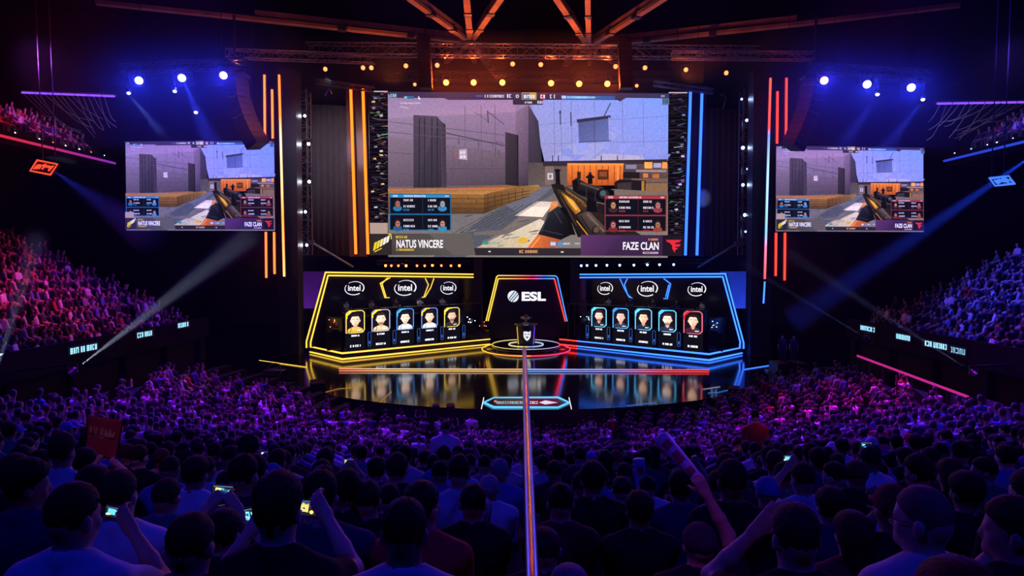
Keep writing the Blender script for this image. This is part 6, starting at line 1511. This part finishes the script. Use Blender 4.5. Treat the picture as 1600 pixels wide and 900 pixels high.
def stick(a, c, r0, r1, m_, marks, label):
    A, B_ = a, c; t = thing('inflatable_stick', A, label, 'cheering stick'); d = (B_ - A).normalized(); L = (B_ - A).length
    q = d.to_track_quat('Z', 'Y').to_matrix(); b = MB()
    b.lathe([(0, 0), (r0 * .7, .004), (r0, .03), (r0 * 1.02, L * .2), (r1, L * .95), (r1 * .97, L * .985), (r1 * .6, L), (0, L + .002)], A, 20, m=q); b.build('tube', m_, t, smooth=True)
    ax = (Vector((0, -1, 0)) - d * (Vector((0, -1, 0)).dot(d))).normalized(); sx = d.cross(ax)
    for u0, u1 in marks:
        mb = MB()
        P0, P1 = A + d * L * u0, A + d * L * u1; rr = (r0 + (r1 - r0) * (u0 + u1) / 2) * 1.03
        pts = []
        for i in range(5):
            an = R(-32 + 16 * i); pts.append(ax * math.cos(an) * rr + sx * math.sin(an) * rr)
        for i in range(4): mb.add([P0 + pts[i], P0 + pts[i + 1], P1 + pts[i + 1], P1 + pts[i]], [(0, 1, 2, 3)])
        mb.build('print', M['print_red'], t)
plast = lambda n, c: mat(n, c, .35, noise=.08)
yf = Yn('f')
stick(at(1100, 757, yf + .13), at(1033, 684, yf + .42), .026, .046, plast('stick_white_plastic', (.62, .5, .66)), [(.18, .3), (.42, .62), (.7, .88)], 'long purple lit inflatable stick raised above the crowd')
stick(at(1003, 772, Yn('bc') + .22), at(998, 716, Yn('bc') + .26), .05, .06, plast('stick_blue_plastic', (.14, .24, .62)), [(.55, .8)], 'blue inflatable stick held upright over the crowd')
# banner
Yb = Yn('be') + .22; cn = [at(137, 649, Yb), at(192, 657, Yb + .05), at(180, 722, Yb), at(133, 704, Yb)]
t = thing('banner', (cn[2] + cn[3]) / 2, 'dark red banner with yellow lettering held above the crowd', 'banner')
n = 14; mb = MB(); grid = []
for j in range(n + 1):
    for i in range(n + 1):
        u, v = i / n, j / n; q = cn[0] * (1 - u) * (1 - v) + cn[1] * u * (1 - v) + cn[2] * u * v + cn[3] * (1 - u) * v; grid.append(q + Vector((0, .012 * math.sin(u * 7 + v * 3), 0)))
mb.add(grid, [(j * (n + 1) + i, j * (n + 1) + i + 1, (j + 1) * (n + 1) + i + 1, (j + 1) * (n + 1) + i) for j in range(n) for i in range(n)])
o = mb.build('cloth', mat('banner_red', (.42, .03, .03), .8, noise=.2, nscale=6), t, smooth=True); sd = o.modifiers.new('thick', 'SOLIDIFY'); sd.thickness = .006
def bfn(x, y, f):
    q = cn[0] * (1 - x) * (1 - y) + cn[1] * x * (1 - y) + cn[2] * x * y + cn[3] * (1 - x) * y; return (q.x, q.y - .018 - f * .1, q.z)
pt = Paint(bfn); pt.scrib(.12, .26, .52, .44, (230, 180, 80), 3); pt.poly([(.55, .42), (.58, .24), (.66, .36), (.72, .22), (.78, .36), (.88, .26), (.86, .44), (.6, .46)], (240, 190, 80)); pt.scrib(.3, .47, .55, .53, (200, 150, 70), 5)
mb = pt.mb; mb.c = [None] * len(mb.f); mb.build('lettering', mat('banner_yellow', (.75, .48, .12), .7), t)
b = MB(); b.tube([cn[3] + (cn[0] - cn[3]) * -.03, cn[0] + (cn[0] - cn[3]) * .02], .008, 6); b.build('pole', M['black'], t); b = MB(); b.tube([cn[2] + (cn[1] - cn[2]) * -.03, cn[1] + (cn[1] - cn[2]) * .02], .008, 6); b.build('pole', M['black'], t)
# handrail running down the centre aisle
A, B_ = Vector((.028, 1.5, 7.50)), Vector((-.005, 7.9, 7.50))
t = thing('handrail', (A.x, 4.6, row_z(4.6)), 'long round steel handrail running straight towards the stage, catching orange and pink light', 'handrail')
b = MB(); b.tube([A + (B_ - A) * (i / 10) for i in range(11)], .0225, 16); b.build('rail', M['chrome'], t, smooth=True)
for u in (.08, .5, .97):
    q = A + (B_ - A) * u; b = MB(); b.tube([q - Vector((0, 0, .02)), Vector((q.x, q.y, row_z(q.y - .3) - .02))], .018, 10); b.build('post', M['chrome'], t, smooth=True)
spot('rail_light', (1.5, 40, 19), (0, 4, 7.5), 900, ORANGE, 4, 1, .4)  # spot added for the orange glint along the handrail

# ------------------------------------------------------------------ the rest of the nearest rows, one by one
MASK = [(-900, 640), (130, 612), (160, 600), (200, 594), (250, 570), (300, 569), (350, 584), (440, 592), (500, 618), (560, 636), (700, 650), (740, 664), (900, 664), (930, 650), (1000, 640), (1100, 628), (1160, 604), (1190, 586), (1240, 577), (1330, 562), (1510, 624), (2500, 660), (2500, 1600), (-900, 1600)]
def inside(x, y, P):
    c = False; j = len(P) - 1
    for i in range(len(P)):
        if (P[i][1] > y) != (P[j][1] > y) and x < (P[j][0] - P[i][0]) * (y - P[i][1]) / (P[j][1] - P[i][1]) + P[i][0]: c = not c
        j = i
    return c
def on_aisle(X, Y):
    if abs(X) < .3 and Y < 9: return True
    if 10 < Y < 30:
        for s in (-1, 1):
            if abs(X - s * (1.1 + .095 * Y)) < .42: return True
    return False
SEATS = []
for k in range(2, 36):
    d = row_d(k); r = RC[1] - d; step = .5 / r; n = int(R(100) / step)
    for i in range(-n, n + 1):
        a = (i + .5 * (k % 2)) * step; X, Y = r * math.sin(a), RC[1] - r * math.cos(a)
        if Y < 1 or abs(X) > 16.0 or (X * X + (Y - 50) ** 2) < 18.0 ** 2: continue
        z = row_z(d); px, py = proj((X, Y, z + 1.2))
        if px < -420 or px > 2020 or py > 1300: continue
        if not inside(px, py, MASK) or on_aisle(X, Y): continue
        if prng.random() < .03: continue
        if any((X - tx) ** 2 + (Y - ty) ** 2 < .46 ** 2 for tx, ty in TAKEN): continue
        SEATS.append((Y, X, z, k, i))
SEATS.sort()
VAR = [dict(hair='short'), dict(hair='thick'), dict(hair='short', yaw=.35), dict(hair='short', yaw=-.35, pitch=.1), dict(hair='long'), dict(hair='buzz'), dict(hair='thick', yaw=.15, lean=.12), dict(hair='bun'), dict(hair='short', cap=True), dict(hair='short', build=1.12), dict(hair='short', rh=(.16, .30, 1.30), pose_r='fist'), dict(hair='short', lean=-.08, pitch=.12)]
WT = [5, 4, 4, 4, 3, 3, 3, 1, 3, 3, .6, 3]
ord_w = ['zeroth', 'first', 'second', 'third', 'fourth', 'fifth', 'sixth', 'seventh', 'eighth', 'ninth', 'tenth', 'eleventh', 'twelfth', 'thirteenth', 'fourteenth', 'fifteenth', 'sixteenth', 'seventeenth', 'eighteenth', 'nineteenth', 'twentieth']
hair_w = {'short': 'short hair', 'thick': 'full hair', 'long': 'long hair', 'buzz': 'cropped hair', 'bun': 'a hair bun'}
cl_keys = ['white', 'grey', 'black', 'charcoal', 'navy', 'blue', 'pale blue', 'red', 'maroon', 'green', 'purple', 'pale']
cl_w = [5, 2, 18, 8, 7, 3, 2, 1, 2, 1, 1, 2]
N_IND = 300 - len(TAKEN) - 12
counts = {}
def shown(q): a = proj((q[1], q[0], q[2] + 1.2)); return -40 < a[0] < 1640 and a[1] < 940
IND = [q for q in SEATS if shown(q)][:N_IND]; IS = set(IND); REST = [q for q in SEATS if q not in IS]
rank = {}
for s in (-1, 1):
    for k in range(2, 36):
        row = sorted([q for q in IND if q[3] == k and (q[1] > 0) == (s > 0)], key=lambda q: abs(q[1]))
        for j, q in enumerate(row): rank[q] = j + 1
for q in IND:
    Y, X, z, k, i = q; v = prng.choices(VAR, WT)[0]; c = prng.choices(cl_keys, cl_w)[0]
    cw = {'pale': 'cream', 'charcoal': 'dark grey'}.get(c, c); capc = prng.choice(['blue', 'black', 'red', 'white']) if v.get('cap') else None
    hw = (capc + ' cap') if capc else hair_w[v['hair']]
    lb = 'person in %s top, %s, %s row, %s from handrail towards %s stand' % (cw, hw, ord_w[min(k, 20)], ord_w[min(rank[q], 20)] if rank[q] <= 20 else str(rank[q]), 'red' if X < 0 else 'blue')
    pr = person_parts(h=.015 if Y < 7 else .019, **v)
    spawn(pr, lb, Vector((X, Y, z)), facing(X, Y) + prng.uniform(-.12, .12), CLOTHS[c], CLOTHS['charcoal'], prng.choice(HAIRS), prng.choice(SKINS), 'seated crowd rows', CLOTHS[capc] if capc else None, zs=prng.uniform(.94, 1.06))
# ------------------------------------------------------------------ everyone farther away: one object
def low_person(arm=0, seated=True, yaw=0.0, h=.048, long=False):
    f = Field(); o = 0.0 if seated else .41
    f.ell((0, 0, .72 + o), (.165, .115, .27), .05, 'shirt'); f.cone((-.16, -.01, .95 + o), (.16, -.01, .95 + o), .065, .065, .05, 'shirt'); f.cone((0, 0, 1.0 + o), (0, .01, 1.1 + o), .05, .05, .02, 'skin')
    f.ell((0, .015, 1.21 + o), (.078, .095, .115), .02, 'head')
    for sx in (-1, 1):
        up = arm == 2 or (arm == 1 and sx > 0); S = (sx * .19, -.01, .95 + o); E = (sx * .26, .10, .98 + o) if up else (sx * .24, .04, .70 + o); W = (sx * .2, .16, 1.28 + o) if up else (sx * .10, .28, .62 + o)
        f.cone(S, E, .058, .05, .02, 'shirt'); f.cone(E, W, .045, .045, .01, 'skin')
        if seated: f.cone((sx * .09, .02, .51), (sx * .11, .40, .50), .085, .065, .02, 'leg'); f.cone((sx * .11, .40, .48), (sx * .11, .40, .05), .062, .05, .02, 'leg')
        else: f.cone((sx * .09, 0, .95), (sx * .11, 0, .05), .09, .055, .02, 'leg')
    lo, n = f.grid(h, .1); D = f.sample(lo, n, h); V, Q = surface(D, lo, h)
    gs = ['shirt', 'skin', 'head', 'leg']; dd = np.stack([np.min([Field.dist(p, V) for p in f.p if p[6] == g], 0) for g in gs], 1); cls = dd.argmin(1)
    hair = (cls == 2) & ((V[:, 1] < .045) | (V[:, 2] > 1.27 + o)); cls[hair] = 4
    return V.astype(np.float32), Q, cls
LOW = [low_person(0), low_person(0), low_person(0), low_person(1), low_person(2), low_person(0)]
VS, QS, CS = [], [], []; base_i = 0; nrng = np.random.default_rng(3)
PALL = np.array([CLOTHS[k] for k in cl_keys]); PW = np.array(cl_w, float) + np.array([4, 0, 2, 0, 0, 0, 0, 1, 0, 0, 0, 0]); PW /= PW.sum()
def put_low(X, Y, z, rz):
    global base_i
    V, Q, cls = LOW[nrng.choice(6, p=[.3, .3, .2, .05, .03, .12])]; c, s = math.cos(rz), math.sin(rz); sc = nrng.uniform(.88, 1.12)
    W = np.empty_like(V); W[:, 0] = V[:, 0] * c - V[:, 1] * s + X; W[:, 1] = V[:, 0] * s + V[:, 1] * c + Y; W[:, 2] = V[:, 2] * sc + z
    sk = np.array(SKINS[nrng.integers(5)]); pal = np.array([PALL[nrng.choice(len(PALL), p=PW)], sk, sk, (.03, .03, .035), HAIRS[nrng.integers(4)]])
    VS.append(W); QS.append(Q + base_i); CS.append(pal[cls]); base_i += len(V)
for Y, X, z, k, i in REST: put_low(X + nrng.uniform(-.09, .09), Y + nrng.uniform(-.09, .09), z, facing(X, Y) + nrng.uniform(-.3, .3))
nst = 0
for s in (-1, 1):
    for k in range(16):
        x = s * (19.0 + .85 * k); z = stand_z(x)
        for j in range(58):
            y = 8.6 + .52 * j + .26 * (k % 2) + nrng.uniform(-.05, .05)
            if y > 38.6 - .10 * k or nrng.random() < (.10 if s < 0 else .13): continue
            px, py = proj((x, y, z + 1.2))
            if px < -300 or px > 1900: continue
            if k == 0: x = s * 19.2
            put_low(x + nrng.uniform(-.1, .1), y + nrng.uniform(-.12, .12), z, math.atan2(x, 50 - y) + nrng.uniform(-.6, .6)); nst += 1
for s in (-1, 1):
    for k in range(4):
        for j in range(58):
            x = s * (28.1 + .85 * k); y = 14 + .52 * j + nrng.uniform(-.1, .1); px, py = proj((x, y, 16.5))
            if -300 < px < 1900 and y < 43.5 and nrng.random() > .15: put_low(x, y, 15.35 + .45 * k, math.atan2(x, 50 - y) + nrng.uniform(-.5, .5))
print('near', len(TAKEN), 'individual', len(IND), 'low', len(VS), 'stand', nst, 'verts', base_i)
mc = bpy.data.materials.new('crowd_cloth_and_skin'); mc.use_nodes = True; a = mc.node_tree.nodes.new('ShaderNodeAttribute'); a.attribute_name = 'col'
bs = mc.node_tree.nodes['Principled BSDF']; bs.inputs['Roughness'].default_value = .75; mc.node_tree.links.new(a.outputs['Color'], bs.inputs['Base Color'])
me = np_mesh('crowd', np.concatenate(VS), np.concatenate(QS), mc, True, np.concatenate(CS))
o = bpy.data.objects.new('crowd', me); COL.objects.link(o); tag(o, 'seated crowd filling the far rows of the floor and both side stands', 'crowd', kind='stuff')
# ================================================================== haze in the air, and the beams that cross it
mh = bpy.data.materials.new('haze'); mh.use_nodes = True; nt = mh.node_tree; nt.nodes.remove(nt.nodes['Principled BSDF'])
sc_ = nt.nodes.new('ShaderNodeVolumeScatter'); sc_.inputs['Density'].default_value = HAZE; sc_.inputs['Anisotropy'].default_value = 0.2
nt.links.new(sc_.outputs[0], nt.nodes['Material Output'].inputs['Volume'])
b = MB(); b.box((0, 45.0, 14.3), (98, 68, 29.2)); o = b.build('haze', mh); tag(o, 'thin stage haze filling the hall between the crowd and the stage', 'haze', kind='stuff')
m2 = mh.copy(); m2.name = 'stage_haze'; [n for n in m2.node_tree.nodes if n.type == 'VOLUME_SCATTER'][0].inputs['Density'].default_value = HAZE_STAGE
for c, sz, lb in (((0, 51, 22.4), (34, 10, 3.2), 'denser smoke round the orange lamps above the big screen'), ((-20.0, 52, 14.4), (7, 5, 21), 'denser smoke round the orange pylon tubes'), ((20.2, 52, 14.4), (7, 5, 21), 'denser smoke round the red pylon tubes'),
                  ((-20, 38.6, 18.2), (15, 6, 7), 'smoke round the blue lamps beside the orange pylon'), ((20, 38.6, 18.0), (15, 6, 7), 'smoke round the blue lamps beside the red pylon')):
    b = MB(); b.box(c, sz); o = b.build('haze', m2); tag(o, lb, 'haze', kind='stuff')
m3 = mh.copy(); m3.name = 'beam_haze'; [n for n in m3.node_tree.nodes if n.type == 'VOLUME_SCATTER'][0].inputs['Density'].default_value = HAZE_BEAM
for a, Ya, c, Yc, pw, col, an, ln, lb in BEAMS:
    A, B_ = at(*a, Ya), at(*c, Yc); d = (B_ - A).normalized(); A = A + d * .25
    spot('beam_light', A, B_, pw, col, an, .9, .02)
    q = d.to_track_quat('Z', 'Y').to_matrix(); t_ = math.tan(R(an / 2 + .4)); b = MB()
    b.lathe([(.05, .02), (.05 + t_ * ln, ln)], A, 24, m=q); o = b.build('haze_beam', m3); tag(o, lb, 'light beam', kind='stuff')
for a, Ya, c, Yc, lb in BEAM_HEADS:
    A = at(*a, Ya); lamp('beam_lamp', A, at(*c, Yc), .13, 'lamp_white', lb, hang=(math.copysign(18.36, A.x), A.y + .3, 4.6))
